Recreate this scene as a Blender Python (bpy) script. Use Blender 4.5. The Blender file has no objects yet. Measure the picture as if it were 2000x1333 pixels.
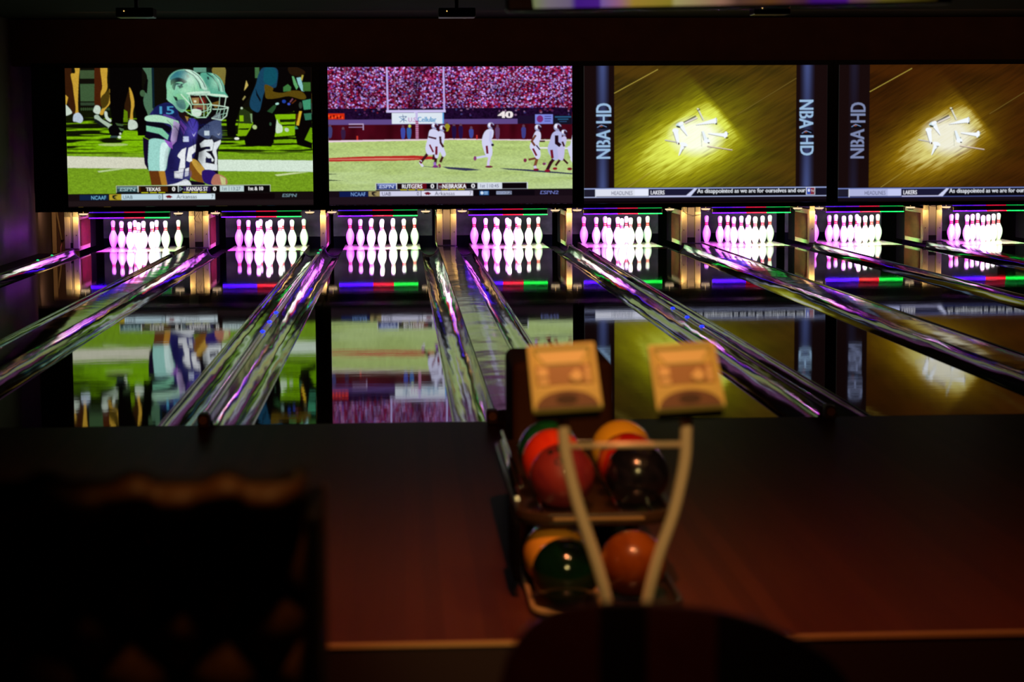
import bpy, bmesh, math, random
import numpy as np
from mathutils import Vector, Matrix

random.seed(7)
RNG = np.random.RandomState(11)
SC = bpy.context.scene
COL = SC.collection

# ------------------------------------------------------------------ camera
F_PX, YAW, PITCH, ROLL, CAM_Z = 3944.8, 0.05442, 0.10077, 0.00626, 1.5134
cd = bpy.data.cameras.new('camera')
cam = bpy.data.objects.new('camera', cd); COL.objects.link(cam)
c, s, cp, sp, cr, sr = (math.cos(YAW), math.sin(YAW), math.cos(PITCH), math.sin(PITCH), math.cos(ROLL), math.sin(ROLL))
right = Vector((c, -s, 0)); up = Vector((s*sp, c*sp, cp)); fwd = Vector((s*cp, c*cp, -sp))
rc = right*cr - up*sr; uc = right*sr + up*cr
cam.matrix_world = Matrix(((rc.x, uc.x, -fwd.x, 0), (rc.y, uc.y, -fwd.y, 0), (rc.z, uc.z, -fwd.z, CAM_Z), (0, 0, 0, 1)))
cd.sensor_width = 36; cd.lens = F_PX/2000*36; cd.clip_end = 100; cd.clip_start = 0.05
cd.dof.use_dof = True; cd.dof.focus_distance = 27.3; cd.dof.aperture_fstop = 3.2
SC.camera = cam

# ------------------------------------------------------------------ world and exposure
w = bpy.data.worlds.new('world'); SC.world = w; w.use_nodes = True
w.node_tree.nodes['Background'].inputs[0].default_value = (0.02, 0.012, 0.008, 1)
w.node_tree.nodes['Background'].inputs[1].default_value = 0.05
vs = SC.view_settings
vs.view_transform = 'Standard'; vs.look = 'None'; vs.exposure = 0; vs.gamma = 1; vs.use_curve_mapping = False
SC.cycles.max_bounces = 8; SC.cycles.glossy_bounces = 5
SC.cycles.sample_clamp_indirect = 0
SC.cycles.use_denoising = True

# ------------------------------------------------------------------ lane layout (metres, lanes run along +Y)
PITCH_N, PITCH_W = 1.56397, 1.76057          # lane spacing across a narrow divider / a wide cover
LC = [-3.5918]
for i in range(7): LC.append(LC[-1] + (PITCH_W if i % 2 == 0 else PITCH_N))
LW = 0.527; FOUL = 10.70; LIP = 27.1; PINS = 28.715; GW = 0.23
APP0 = 5.95; LOW = -0.16; CEIL = 3.02; SCR = 25.9

def area_light(name, loc, direction, sx, sy, power, color, spread=180):
    l = bpy.data.lights.new(name, 'AREA'); l.shape = 'RECTANGLE'; l.size = sx; l.size_y = sy
    l.energy = power; l.color = color; l.spread = math.radians(spread)
    o = bpy.data.objects.new(name, l); COL.objects.link(o); o.location = loc
    o.rotation_euler = Vector(direction).to_track_quat('-Z', 'Y').to_euler()
    return o
def spot_light(name, loc, target, angle, power, color, blend=0.7, rad=0.06):
    l = bpy.data.lights.new(name, 'SPOT'); l.energy = power; l.color = color
    l.spot_size = math.radians(angle); l.spot_blend = blend; l.shadow_soft_size = rad
    o = bpy.data.objects.new(name, l); COL.objects.link(o); o.location = loc
    o.rotation_euler = (Vector(target)-Vector(loc)).to_track_quat('-Z', 'Y').to_euler()
    return o

PURPLE, PINK, GREEN, WARM = (0.42, 0.05, 1.0), (1.0, 0.30, 0.40), (0.10, 1.0, 0.30), (1.0, 0.62, 0.22)
for i, x in enumerate(LC):                    # the coloured lamps of the light bars, shining down on the pins
    for dx, colr, p, wd in ((-0.33, (0.50, 0.04, 1.0), 78, 0.44), (0.04, (1.0, 0.42, 0.52), 32, 0.24), (0.36, (0.28, 1.0, 0.36), 31, 0.34)):
        area_light('bar_lamp', (x+dx, 27.36, 0.463), (0, 0.80, -0.60), wd, 0.03, p, colr, 100)
# warm ceiling downlights over the seating and the ball rack
spot_light('warm_spot', (0.55, 1.2, 2.6), (0.52, 4.75, 0.85), 17, 225, (1.0, 0.74, 0.26), 0.8)
spot_light('warm_spot', (1.0, 4.6, 2.95), (0.62, 6.9, 0.35), 36, 55, (1.0, 0.55, 0.20), 0.9)
spot_light('warm_spot', (-0.02, 2.60, 2.95), (-0.24, 2.90, 1.0), 14, 44, (1.0, 0.45, 0.12), 0.9)
spot_light('warm_spot', (0.5, 4.9, 2.95), (0.4, 6.1, 0), 96, 170, (1.0, 0.32, 0.12), 1.0)
spot_light('warm_spot', (0.35, 0.8, 2.95), (0.35, 2.8, 0.75), 20, 14, (1.0, 0.35, 0.15), 0.8)  # added fill spot that lifts the chair back
area_light('bulkhead_fill', (2.6, 24.4, 2.98), (0, 1, -0.12), 13, 0.05, 2.2, (1.0, 0.45, 0.22), 140)  # added warm fill to brighten the bulkhead, no fixture
# added violet fill with no fixture, for the glow on the side wall
area_light('wall_violet_fill', (-4.66, 26.0, 0.33), (-1, 0.0, 0.0), 1.7, 0.06, 0.75, (0.42, 0.06, 1.0), 120)
area_light('partition_fill', (-4.62, 27.5, 0.60), (-0.15, 1.0, -0.35), 0.2, 0.06, 1.2, (1.0, 0.55, 0.30), 150)  # added warm fill for the partition and batten, no fixture

# ------------------------------------------------------------------ helpers
def tag(o, label=None, cat=None, group=None, kind=None):
    if label: o['label'] = label
    if cat: o['category'] = cat
    if group: o['group'] = group
    if kind: o['kind'] = kind
    return o
def empty(name, loc, label, cat, group=None, rz=0):
    o = bpy.data.objects.new(name, None); COL.objects.link(o); o.location = loc; o.rotation_euler.z = rz
    o.empty_display_size = 0.05
    return tag(o, label, cat, group)
class MB:
    def __init__(s): s.v = []; s.f = []; s.m = []; s.sm = []
    def add(s, vs_, fs, mi=0, smooth=False):
        n = len(s.v); s.v += [tuple(p) for p in vs_]
        for f in fs: s.f.append(tuple(i+n for i in f)); s.m.append(mi); s.sm.append(smooth)
    def box(s, x0, x1, y0, y1, z0, z1, mi=0):
        s.add([(x0,y0,z0),(x1,y0,z0),(x1,y1,z0),(x0,y1,z0),(x0,y0,z1),(x1,y0,z1),(x1,y1,z1),(x0,y1,z1)],
              [(0,3,2,1),(4,5,6,7),(0,1,5,4),(1,2,6,5),(2,3,7,6),(3,0,4,7)], mi)
    def lathe(s, prof, n=24, mi=0, mats=None, center=(0,0,0), axis='z', caps=True):
        vs_ = []
        for z, r in prof:
            for k in range(n):
                a = 2*math.pi*k/n; p = (r*math.cos(a), r*math.sin(a), z)
                if axis == 'y': p = (p[0], p[2], -p[1])
                vs_.append((p[0]+center[0], p[1]+center[1], p[2]+center[2]))
        base = len(s.v); s.v += vs_
        for j in range(len(prof)-1):
            m_ = mats[j] if mats else mi
            for k in range(n):
                k2 = (k+1) % n
                s.f.append((base+j*n+k, base+j*n+k2, base+(j+1)*n+k2, base+(j+1)*n+k)); s.m.append(m_); s.sm.append(True)
        if caps:
            s.f.append(tuple(base+k for k in reversed(range(n)))); s.m.append(mats[0] if mats else mi); s.sm.append(False)
            e = base+(len(prof)-1)*n
            s.f.append(tuple(e+k for k in range(n))); s.m.append(mats[-1] if mats else mi); s.sm.append(False)
    def tube(s, pts, r, n=12, mi=0):
        pts = [Vector(p) for p in pts]; rs = r if isinstance(r, (list, tuple)) else [r]*len(pts)
        base = len(s.v); ref = None
        for i, p in enumerate(pts):
            t = (pts[min(i+1, len(pts)-1)]-pts[max(i-1, 0)]).normalized()
            if ref is None: ref = Vector((0,0,1)) if abs(t.z) < 0.9 else Vector((0,1,0))
            a = t.cross(ref).normalized(); b = a.cross(t).normalized(); ref = b
            for k in range(n):
                q = p + (a*math.cos(2*math.pi*k/n)+b*math.sin(2*math.pi*k/n))*rs[i]; s.v.append(tuple(q))
        for i in range(len(pts)-1):
            for k in range(n):
                k2 = (k+1) % n
                s.f.append((base+i*n+k, base+i*n+k2, base+(i+1)*n+k2, base+(i+1)*n+k)); s.m.append(mi); s.sm.append(True)
        s.f.append(tuple(base+k for k in range(n))); s.m.append(mi); s.sm.append(False)
        e = base+(len(pts)-1)*n; s.f.append(tuple(e+k for k in reversed(range(n)))); s.m.append(mi); s.sm.append(False)
    def extr(s, prof, y0, y1, mi=0, ny=1, smooth=True, closed=False, wob=None):
        """profile of (x,z) swept along y"""
        n = len(prof); base = len(s.v)
        for j in range(ny+1):
            y = y0+(y1-y0)*j/ny
            for (x, z) in prof: s.v.append((x, y, z))
        rng = range(n) if closed else range(n-1)
        for j in range(ny):
            for k in rng:
                k2 = (k+1) % n
                s.f.append((base+j*n+k, base+j*n+k2, base+(j+1)*n+k2, base+(j+1)*n+k)); s.m.append(mi); s.sm.append(smooth)
    def prism(s, poly, y0, y1, mi=0):
        """closed polygon of (x,z) given thickness in y"""
        n = len(poly)
        s.add([(x, y0, z) for x, z in poly]+[(x, y1, z) for x, z in poly],
              [tuple(range(n)), tuple(reversed(range(n, 2*n)))]+[(k, k+n, (k+1) % n+n, (k+1) % n) for k in range(n)], mi)
    def build(s, name, mats, parent=None, bevel=0, seg=2, sub=0, loc=None):
        me = bpy.data.meshes.new(name); me.from_pydata(s.v, [], s.f)
        me.polygons.foreach_set('material_index', s.m); me.polygons.foreach_set('use_smooth', s.sm)
        for m_ in (mats if isinstance(mats, (list, tuple)) else [mats]): me.materials.append(m_)
        bm = bmesh.new(); bm.from_mesh(me); bmesh.ops.recalc_face_normals(bm, faces=bm.faces); bm.to_mesh(me); bm.free()
        me.update()
        o = bpy.data.objects.new(name, me); COL.objects.link(o)
        if parent: o.parent = parent
        if loc: o.location = loc
        if bevel:
            b = o.modifiers.new('bevel', 'BEVEL'); b.width = bevel; b.segments = seg; b.limit_method = 'ANGLE'; b.angle_limit = math.radians(40)
        if sub:
            b = o.modifiers.new('sub', 'SUBSURF'); b.levels = sub; b.render_levels = sub
        return o
def bx(name, x0, x1, y0, y1, z0, z1, mat, parent=None, bevel=0):
    m = MB(); m.box(x0, x1, y0, y1, z0, z1); return m.build(name, mat, parent, bevel)
def copy_tree(o, loc):
    c_ = o.copy(); COL.objects.link(c_); c_.location = loc
    for ch in o.children:
        d = ch.copy(); COL.objects.link(d); d.parent = c_
    return c_

# ------------------------------------------------------------------ materials
def M(name, color, rough=0.5, metal=0.0, ior=1.5, noise=0.0, nscale=(20, 20, 20), bump=0.0, bscale=(20, 20, 20), bdist=0.01, coat=0.0, emit=None, estr=0.0, rvar=0.0, spec=0.5):
    m = bpy.data.materials.new(name); m.use_nodes = True; nt = m.node_tree; b = nt.nodes['Principled BSDF']
    b.inputs['Roughness'].default_value = rough; b.inputs['Metallic'].default_value = metal; b.inputs['IOR'].default_value = ior
    b.inputs['Coat Weight'].default_value = coat; b.inputs['Coat Roughness'].default_value = 0.05
    b.inputs['Specular IOR Level'].default_value = spec
    b.inputs['Base Color'].default_value = (*color, 1)
    tc = nt.nodes.new('ShaderNodeTexCoord')
    def nz(scale, detail=3):
        mp = nt.nodes.new('ShaderNodeMapping'); mp.inputs['Scale'].default_value = scale
        n = nt.nodes.new('ShaderNodeTexNoise'); n.inputs['Scale'].default_value = 1; n.inputs['Detail'].default_value = detail
        nt.links.new(tc.outputs['Object'], mp.inputs[0]); nt.links.new(mp.outputs[0], n.inputs['Vector']); return n
    if noise:
        n = nz(nscale); r = nt.nodes.new('ShaderNodeValToRGB')
        r.color_ramp.elements[0].position = 0.3; r.color_ramp.elements[1].position = 0.7
        r.color_ramp.elements[0].color = (*[v*(1-noise) for v in color], 1); r.color_ramp.elements[1].color = (*[min(1, v*(1+noise)) for v in color], 1)
        nt.links.new(n.outputs['Fac'], r.inputs[0]); nt.links.new(r.outputs[0], b.inputs['Base Color'])
    if rvar:
        n = nz(nscale); mr = nt.nodes.new('ShaderNodeMapRange'); mr.inputs['To Min'].default_value = max(0, rough-rvar); mr.inputs['To Max'].default_value = rough+rvar
        nt.links.new(n.outputs['Fac'], mr.inputs[0]); nt.links.new(mr.outputs[0], b.inputs['Roughness'])
    if bump:
        n = nz(bscale, 2); bp = nt.nodes.new('ShaderNodeBump'); bp.inputs['Strength'].default_value = bump; bp.inputs['Distance'].default_value = bdist
        nt.links.new(n.outputs['Fac'], bp.inputs['Height']); nt.links.new(bp.outputs[0], b.inputs['Normal'])
    if emit:
        b.inputs['Emission Color'].default_value = (*emit, 1); b.inputs['Emission Strength'].default_value = estr
    return m

def plank_mat(name, c0, c1, rough, board=0.028, bump=0.0, ior=1.5, bscale=(3, 60, 1), bdist=0.001):
    m = M(name, c0, rough, ior=ior, bump=bump, bscale=bscale, bdist=bdist); nt = m.node_tree; b = nt.nodes['Principled BSDF']
    tc = nt.nodes.new('ShaderNodeTexCoord'); sx = nt.nodes.new('ShaderNodeSeparateXYZ'); nt.links.new(tc.outputs['Object'], sx.inputs[0])
    dv = nt.nodes.new('ShaderNodeMath'); dv.operation = 'DIVIDE'; dv.inputs[1].default_value = board; nt.links.new(sx.outputs['X'], dv.inputs[0])
    fl = nt.nodes.new('ShaderNodeMath'); fl.operation = 'FLOOR'; nt.links.new(dv.outputs[0], fl.inputs[0])
    wn = nt.nodes.new('ShaderNodeTexWhiteNoise'); wn.noise_dimensions = '1D'; nt.links.new(fl.outputs[0], wn.inputs['W'])
    mp = nt.nodes.new('ShaderNodeMapping'); mp.inputs['Scale'].default_value = (60, 2, 1); nt.links.new(tc.outputs['Object'], mp.inputs[0])
    n = nt.nodes.new('ShaderNodeTexNoise'); n.inputs['Scale'].default_value = 1; nt.links.new(mp.outputs[0], n.inputs['Vector'])
    ad = nt.nodes.new('ShaderNodeMath'); ad.operation = 'MULTIPLY_ADD'; ad.inputs[1].default_value = 0.6
    nt.links.new(wn.outputs['Value'], ad.inputs[0]); sb = nt.nodes.new('ShaderNodeMath'); sb.operation = 'MULTIPLY'; sb.inputs[1].default_value = 0.5
    nt.links.new(n.outputs['Fac'], sb.inputs[0]); nt.links.new(sb.outputs[0], ad.inputs[2])
    r = nt.nodes.new('ShaderNodeValToRGB'); r.color_ramp.elements[0].color = (*c0, 1); r.color_ramp.elements[1].color = (*c1, 1)
    nt.links.new(ad.outputs[0], r.inputs[0]); nt.links.new(r.outputs[0], b.inputs['Base Color'])
    return m

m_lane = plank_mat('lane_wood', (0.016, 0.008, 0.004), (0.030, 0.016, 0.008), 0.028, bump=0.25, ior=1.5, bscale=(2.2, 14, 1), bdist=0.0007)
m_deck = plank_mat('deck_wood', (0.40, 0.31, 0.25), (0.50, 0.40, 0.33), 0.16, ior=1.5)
m_appr = plank_mat('approach_wood', (0.085, 0.020, 0.010), (0.140, 0.036, 0.014), 0.45, board=0.06, bump=0.1, bscale=(8, 3, 1)); m_appr.node_tree.nodes['Principled BSDF'].inputs['Specular IOR Level'].default_value = 0.15
m_low = M('carpet', (0.03, 0.008, 0.012), 0.9, noise=0.5, nscale=(120, 120, 120), bump=0.4, bscale=(200, 200, 200))
m_gut = M('gutter_plastic', (0.022, 0.020, 0.024), 0.07, ior=1.47, bump=0.8, bscale=(6, 0.6, 6), bdist=0.021)
m_cover = M('cover_gloss', (0.030, 0.022, 0.026), 0.11, ior=1.42, bump=1.0, bscale=(2.0, 1.6, 3), bdist=0.010)
m_ridge = M('divider_dark', (0.030, 0.026, 0.030), 0.15, metal=0.0, ior=1.6, bump=0.4, bscale=(20, 8, 20), bdist=0.002)
m_lip = M('lip_white', (0.75, 0.70, 0.62), 0.35)
m_black = M('black_gloss', (0.004, 0.004, 0.005), 0.35)
m_matte = M('black_matte', (0.004, 0.003, 0.004), 0.8, spec=0.05)
m_post = M('post_grey', (0.62, 0.56, 0.46), 0.45, noise=0.12, nscale=(20, 20, 4))
m_cap = M('cap_grey', (0.22, 0.21, 0.20), 0.5, noise=0.4, nscale=(60, 60, 60))
m_panel = M('return_panel', (0.30, 0.27, 0.33), 0.4)
m_kick = M('kick_cream', (0.48, 0.36, 0.20), 0.6, spec=0.1, noise=0.06)
m_kickw = M('kick_brown', (0.095, 0.022, 0.010), 0.7, spec=0.05, noise=0.25, nscale=(4, 4, 14))
m_curt = M('pit_curtain', (0.035, 0.039, 0.033), 0.9, spec=0.0, noise=0.35, nscale=(5, 5, 7))
m_pit = M('pit_black', (0.002, 0.002, 0.003), 0.8, spec=0.0)
m_pin = M('pin_white', (0.86, 0.84, 0.82), 0.25, coat=0.3)
m_pinr = M('pin_red', (0.75, 0.02, 0.03), 0.3)
m_bezel = M('screen_black', (0.003, 0.002, 0.003), 0.6)
m_beam = M('bulkhead_brown', (0.16, 0.07, 0.045), 0.85, noise=0.15, nscale=(3, 3, 3))
m_wall = M('side_wall_paint', (0.17, 0.13, 0.12), 0.7, noise=0.08, nscale=(3, 3, 3))
m_ceil = M('ceiling_black', (0.010, 0.008, 0.008), 0.9)
m_orange = M('seam_orange', (0.75, 0.28, 0.10), 0.4)
def glow(name, col, st): return M(name, (0.02, 0.02, 0.02), 0.5, emit=col, estr=st)
m_ledP, m_ledR, m_ledG = glow('led_violet', (0.045, 0.001, 1.0), 14), glow('led_red', (1.0, 0.003, 0.02), 6), glow('led_green', (0.003, 1.0, 0.06), 6)
m_ledM = glow('led_magenta', (0.045, 0.001, 1.0), 14)
m_up = [glow('led_violet_dim', (0.10, 0.006, 1.0), 0.8), glow('led_red_dim', (1.0, 0.008, 0.06), 0.8), glow('led_green_dim', (0.008, 0.9, 0.13), 0.45), glow('led_magenta_dim', (0.26, 0.008, 1.0), 0.8)]
m_puck = glow('lamp_warm', (1.0, 0.72, 0.42), 1.0)
m_bluestud = glow('stud_blue_glow', (0.01, 0.025, 1.0), 3.0)
m_grnstud = glow('stud_green_glow', (0.02, 0.8, 0.25), 1.0)
m_amber = glow('led_amber', (1.0, 0.6, 0.15), 1.2)

ORD = ['first', 'second', 'third', 'fourth', 'fifth', 'sixth', 'seventh', 'eighth']
def lane_ph(i): return f'{ORD[i]} lane from the left'

# ------------------------------------------------------------------ setting
def st(o): o['kind'] = 'structure'; return o
XL, XR = -4.88, 10.2
st(bx('floor', XL-0.2, XR, -1.5, APP0, LOW-0.1, LOW, m_low))
st(bx('floor', XL-0.2, XR, APP0, FOUL-0.01, LOW-0.1, 0.0, m_appr))
st(bx('floor', XL-0.2, XR, FOUL-0.01, 31.0, -0.45, -0.30, m_pit))
st(bx('wall_left', XL-0.15, XL, -1.5, 31.0, -0.45, CEIL, m_wall))
st(bx('wall_right', XR, XR+0.15, -1.5, 31.0, -0.45, CEIL, m_wall))
st(bx('wall_back', XL, XR, 30.9, 31.05, -0.45, CEIL, m_matte))
st(bx('wall_front', XL, XR, -1.65, -1.5, -0.45, CEIL, m_wall))
st(bx('ceiling', XL-0.15, XR+0.15, -1.65, 31.05, CEIL, CEIL+0.1, m_ceil))
st(bx('wall_bulkhead', XL, XR, SCR+0.10, SCR+0.3, 2.44, CEIL, m_beam))
st(bx('trim_1', XL, XR, APP0-0.012, APP0+0.015, -0.010, 0.003, M('nosing_metal', (0.50, 0.30, 0.12), 0.5)))
st(bx('trim_4', XL, XR, APP0-0.008, APP0-0.0005, LOW, -0.011, M('riser_dark', (0.020, 0.005, 0.006), 0.7)))
st(bx('trim_2', XL, LC[0]-LW-GW-0.05, FOUL, LIP+0.4, -0.3, -0.01, M('side_ledge', (0.05, 0.020, 0.015), 0.85, spec=0.15)))
st(bx('trim_3', LC[7]+LW+GW+0.16, XR, FOUL, LIP+0.4, -0.3, -0.01, bpy.data.materials['side_ledge']))
# partition beside the first lane's pins: brown panel with a pale board leaning against it
st(bx('wall_partition', XL, -4.52, 28.62, 28.7, -0.3, 0.72, M('partition_brown', (0.13, 0.055, 0.035), 0.6, noise=0.2, nscale=(6, 6, 2))))
m_pale = M('pale_board', (0.62, 0.46, 0.22), 0.55)
t = empty('wooden_batten', (-4.84, 28.56, -0.3), 'pale wooden batten standing upright in the corner left of the first lane', 'batten')
bx('upright', -0.028, 0.030, -0.03, 0.03, 0, 0.98, m_pale, t)
mb = MB(); mb.tube([(0.035, -0.02, 0.86), (0.10, -0.02, 0.42)], 0.014, 8); mb.build('brace', m_pale, t)
o = MB(); o.tube([(-4.54, 27.2, -0.004), (-4.55, 27.3, 0.08), (-4.54, 27.35, 0.14), (-4.515, 27.36, 0.18)], 0.006, 8)
tag(o.build('cable', m_orange), 'short orange cable hooked beside the post at the far left', 'cable')

# ------------------------------------------------------------------ lanes, gutters, dividers
def prof_gutter(x_lane, sgn, outer=0.055):
    pts = [(x_lane, -0.004)]
    n = 14
    for k in range(n+1):
        a = math.pi*k/n; u = 0.012+(GW-0.016)*(1-math.cos(a))/2
        zr = -0.004 if k <= n/2 else outer
        z = -0.068+(zr+0.068)*(1-math.sin(a))**0.9
        pts.append((x_lane+sgn*u, z))
    return pts
for i, x in enumerate(LC):
    t = empty('bowling_lane', (x, FOUL, 0), f'dark glossy bowling lane with mirror reflections, the {lane_ph(i)}', 'bowling lane', 'bowling lanes')
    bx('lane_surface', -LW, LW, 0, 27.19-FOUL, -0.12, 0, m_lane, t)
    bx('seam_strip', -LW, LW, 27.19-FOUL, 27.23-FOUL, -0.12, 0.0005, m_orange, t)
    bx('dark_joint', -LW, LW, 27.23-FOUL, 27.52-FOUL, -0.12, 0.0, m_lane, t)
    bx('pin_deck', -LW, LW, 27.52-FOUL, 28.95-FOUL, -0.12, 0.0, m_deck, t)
    for sgn, side in ((-1, 'left'), (1, 'right')):
        g = empty('gutter', (x+sgn*LW, FOUL, 0), f'shiny rounded gutter along the {side} edge of the {lane_ph(i)}', 'gutter', 'lane gutters')
        m = MB(); m.extr(prof_gutter(0, sgn), 0, LIP-FOUL, ny=34)
        m.build('trough', m_gut, g)
        m = MB(); pr = prof_gutter(0, sgn)[1:]; m.tube([(a, LIP-FOUL+0.005, b+0.004) for a, b in pr], 0.0065, 8)
        m.build('end_lip', m_lip, g)
        bx('flat_gutter', min(0, sgn*GW), max(0, sgn*GW), LIP-FOUL+0.012, 29.3-FOUL, -0.10, -0.072, m_cover, g)

def crown(x, w_, z0, zt, cr_=0.012):
    n = 10; p = [(x-w_/2, z0), (x-w_/2, zt-cr_)]
    for k in range(n+1): a = -1+2*k/n; p.append((x+a*(w_/2-0.004), zt-cr_*a*a))
    p += [(x+w_/2, zt-cr_), (x+w_/2, z0)]; return p
def divider(xc, wide, label, name, cat, ww=None):
    w_ = ww or ((PITCH_W if wide else PITCH_N)-2*LW-2*GW)
    t = empty(name, (xc, FOUL, 0), label, cat)
    m = MB(); p = crown(0, w_-0.002, -0.12, 0.064 if wide else 0.068, 0.006 if wide else 0.012)
    m.extr(p, 0, LIP-FOUL, ny=1, closed=True, smooth=False); n = len(p)
    m.f.append(tuple(range(n))); m.m.append(0); m.sm.append(False)
    m.f.append(tuple(range(n, 2*n))); m.m.append(0); m.sm.append(False)
    m.build('cover_strip' if wide else 'ridge', m_cover if wide else m_ridge, t)
    m = MB(); pr = [q for q in crown(0, w_-0.01, 0, 0.068 if wide else 0.072, 0.006 if wide else 0.012)][2:-2]
    m.tube([(a, LIP-FOUL+0.004, b) for a, b in pr], 0.006, 8); m.build('end_trim', m_lip, t)
    return t, w_
DIV = []
for i in range(7):
    wide = i % 2 == 0; xc = (LC[i]+LC[i+1])/2
    if wide: lab = f'wide glossy cover strip between the {ORD[i]} and {ORD[i+1]} lanes from left'
    else: lab = f'narrow dark raised divider between the {ORD[i]} and {ORD[i+1]} lanes from the left'
    t, w_ = divider(xc, wide, lab, 'return_track_cover' if wide else 'lane_divider', 'cover strip' if wide else 'lane divider')
    DIV.append((xc, wide, w_, t))
divider(LC[0]-LW-GW-0.03, False, 'narrow dark divider outside the first gutter next to the side wall', 'lane_divider', 'lane divider', 0.05)
divider(LC[7]+LW+GW+0.1, True, 'wide cover strip beyond the last lane on the right', 'return_track_cover', 'cover strip', 0.2)
# small studs on the dividers, made to glow by emission
def stud(x, y, z, mat, parent, nm):
    m = MB(); m.lathe([(0, 0.019), (0.006, 0.017), (0.011, 0.011), (0.014, 0.001)], 14); m.build(nm, mat, parent, loc=(x, y, z))
for di in (1, 3):
    for y in (15.2, 16.0, 16.85): stud(0, y-FOUL, 0.066, m_bluestud, DIV[di][3], 'blue_stud')
for y in (25.6, 26.3): stud(0, y-FOUL, 0.066, m_grnstud, DIV[1][3], 'green_stud')
left_div = [o for o in COL.objects if o.get('label', '').startswith('narrow dark divider outside')][0]
for y in (24.6, 25.6): stud(0, y-FOUL, 0.066, m_grnstud, left_div, 'green_stud')
# foul-line sensor posts at the near ends of the narrow dividers
m_sens = M('sensor_brown', (0.22, 0.11, 0.05), 0.5); m_lens = M('sensor_lens', (0.95, 0.60, 0.28), 0.4)
for k, (xc, nm) in enumerate(((DIV[1][0], 'between the second and third lanes from the left'), (DIV[3][0], 'between the fourth and fifth lanes from the left'), (0.47, 'left of the ball return at the foul line'))):
    t = empty('foul_line_sensor', (xc, 10.61, 0), f'small dark foul line sensor post {nm}', 'sensor', 'foul line sensors')
    bx('housing', -0.03, 0.03, -0.05, 0.05, 0.0, 0.075, m_sens, t, 0.012)
    m = MB(); m.lathe([(-0.004, 0.022), (0.004, 0.022)], 16, axis='y', center=(0, -0.053, 0.045)); m.build('lens', m_lens, t)

# ------------------------------------------------------------------ side walls of the pits, pillars, light bars
KY0, KY1, KZ0, KZ1 = 27.32, 28.75, 0.028, 0.485
def kick(xc, wide, label, wl):
    t = empty('pit_division', (xc, KY0, 0), label, 'lane division', 'divisions between the pin decks')
    h = wl/2
    # inner face panels: cream frame with a recessed brown board on each side
    m = MB(); m.box(-h, h, 0.02, KY1-KY0, KZ0, KZ1+0.02); m.build('side_frame', m_kick, t, 0.004)
    for sg in (-1, 1):
        m = MB(); xa, xb = sorted((sg*(h+0.001), sg*(h+0.007))); m.box(xa, xb, 0.12, 0.98, KZ0+0.06, KZ1-0.045); m.build('side_board', m_kickw, t)
        m = MB(); xa, xb = sorted((sg*(h+0.001), sg*(h+0.012))); m.box(xa, xb, 0.985, KY1-KY0, KZ0+0.0, KZ1); m.build('rear_post', m_matte, t)
    if wide:
        for sg in (-1, 1):
            xa, xb = sorted((sg*h, sg*(h-0.078)))
            bx('post', xa, xb, -0.012, 0.018, KZ0+0.03, KZ1, m_post, t, 0.006)
            bx('post_cap', xa+0.004, xb-0.004, -0.016, 0.02, KZ1, KZ1+0.065, m_cap, t, 0.003)
        bx('centre_panel', -h+0.079, h-0.079, -0.002, 0.018, KZ0+0.02, KZ1+0.06, m_panel, t, 0.003)
        bx('lower_plate', -h+0.05, h-0.05, -0.010, 0.0, KZ0+0.04, KZ0+0.11, m_ridge, t, 0.003)
    else:
        bx('post', -h, h, -0.012, 0.018, KZ0+0.02, KZ1, m_post, t, 0.006)
        bx('post_cap', -h+0.006, h-0.006, -0.016, 0.02, KZ1, KZ1+0.065, m_cap, t, 0.003)
    m = MB(); m.lathe([(0, 0.006), (0.004, 0.006)], 10, axis='y', center=(0.0 if not wide else h-0.03, -0.017, 0.24)); m.build('bolt', m_matte, t)
    if wide: m = MB(); m.lathe([(0, 0.006), (0.004, 0.006)], 10, axis='y', center=(-h+0.03, -0.017, 0.24)); m.build('bolt', m_matte, t)
    return t
for i, (xc, wide, w_, _) in enumerate(DIV):
    kick(xc, wide, ('wide pale' if wide else 'narrow pale')+f' post between the pins of the {ORD[i]} and {ORD[i+1]} lanes from left', 0.262 if wide else 0.078)
kick(LC[0]-LW-GW-0.055, True, 'pale double post left of the pins of the first lane', 0.19)
kick(LC[7]+LW+GW+0.1, True, 'wide pale post right of the pins of the last lane', 0.25)
# hanging wires on two of the wide posts
for (xc, zz, lab, pts) in ((DIV[0][0], 0.56, 'thin black wire looping down over the post between the first and second lanes', [(0.02,0,0),(-0.02,0,-0.06),(-0.06,0,-0.11),(-0.03,0,-0.155),(0.04,0,-0.16),(0.0,0,-0.08),(0.03,0,-0.01)]),
                         (DIV[4][0], 0.55, 'thin black wire sagging across the post between the fifth and sixth lanes', [(-0.13,0,0),(-0.11,0,-0.06),(-0.05,0,-0.10),(0.02,0,-0.115),(0.13,0,-0.10)]),
                         (DIV[6][0], 0.57, 'thin black wire sagging above the post between the seventh and eighth lanes', [(-0.08,0,0),(-0.03,0,-0.035),(0.03,0,-0.04),(0.08,0,-0.01)])):
    m = MB(); m.tube(pts, 0.0028, 6); o = m.build('wire', m_matte, None, loc=(xc, KY0-0.03, zz)); tag(o, lab, 'wire', 'wires over the posts')
m_strut = M('strut_cream', (0.5, 0.45, 0.35), 0.5)
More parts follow.
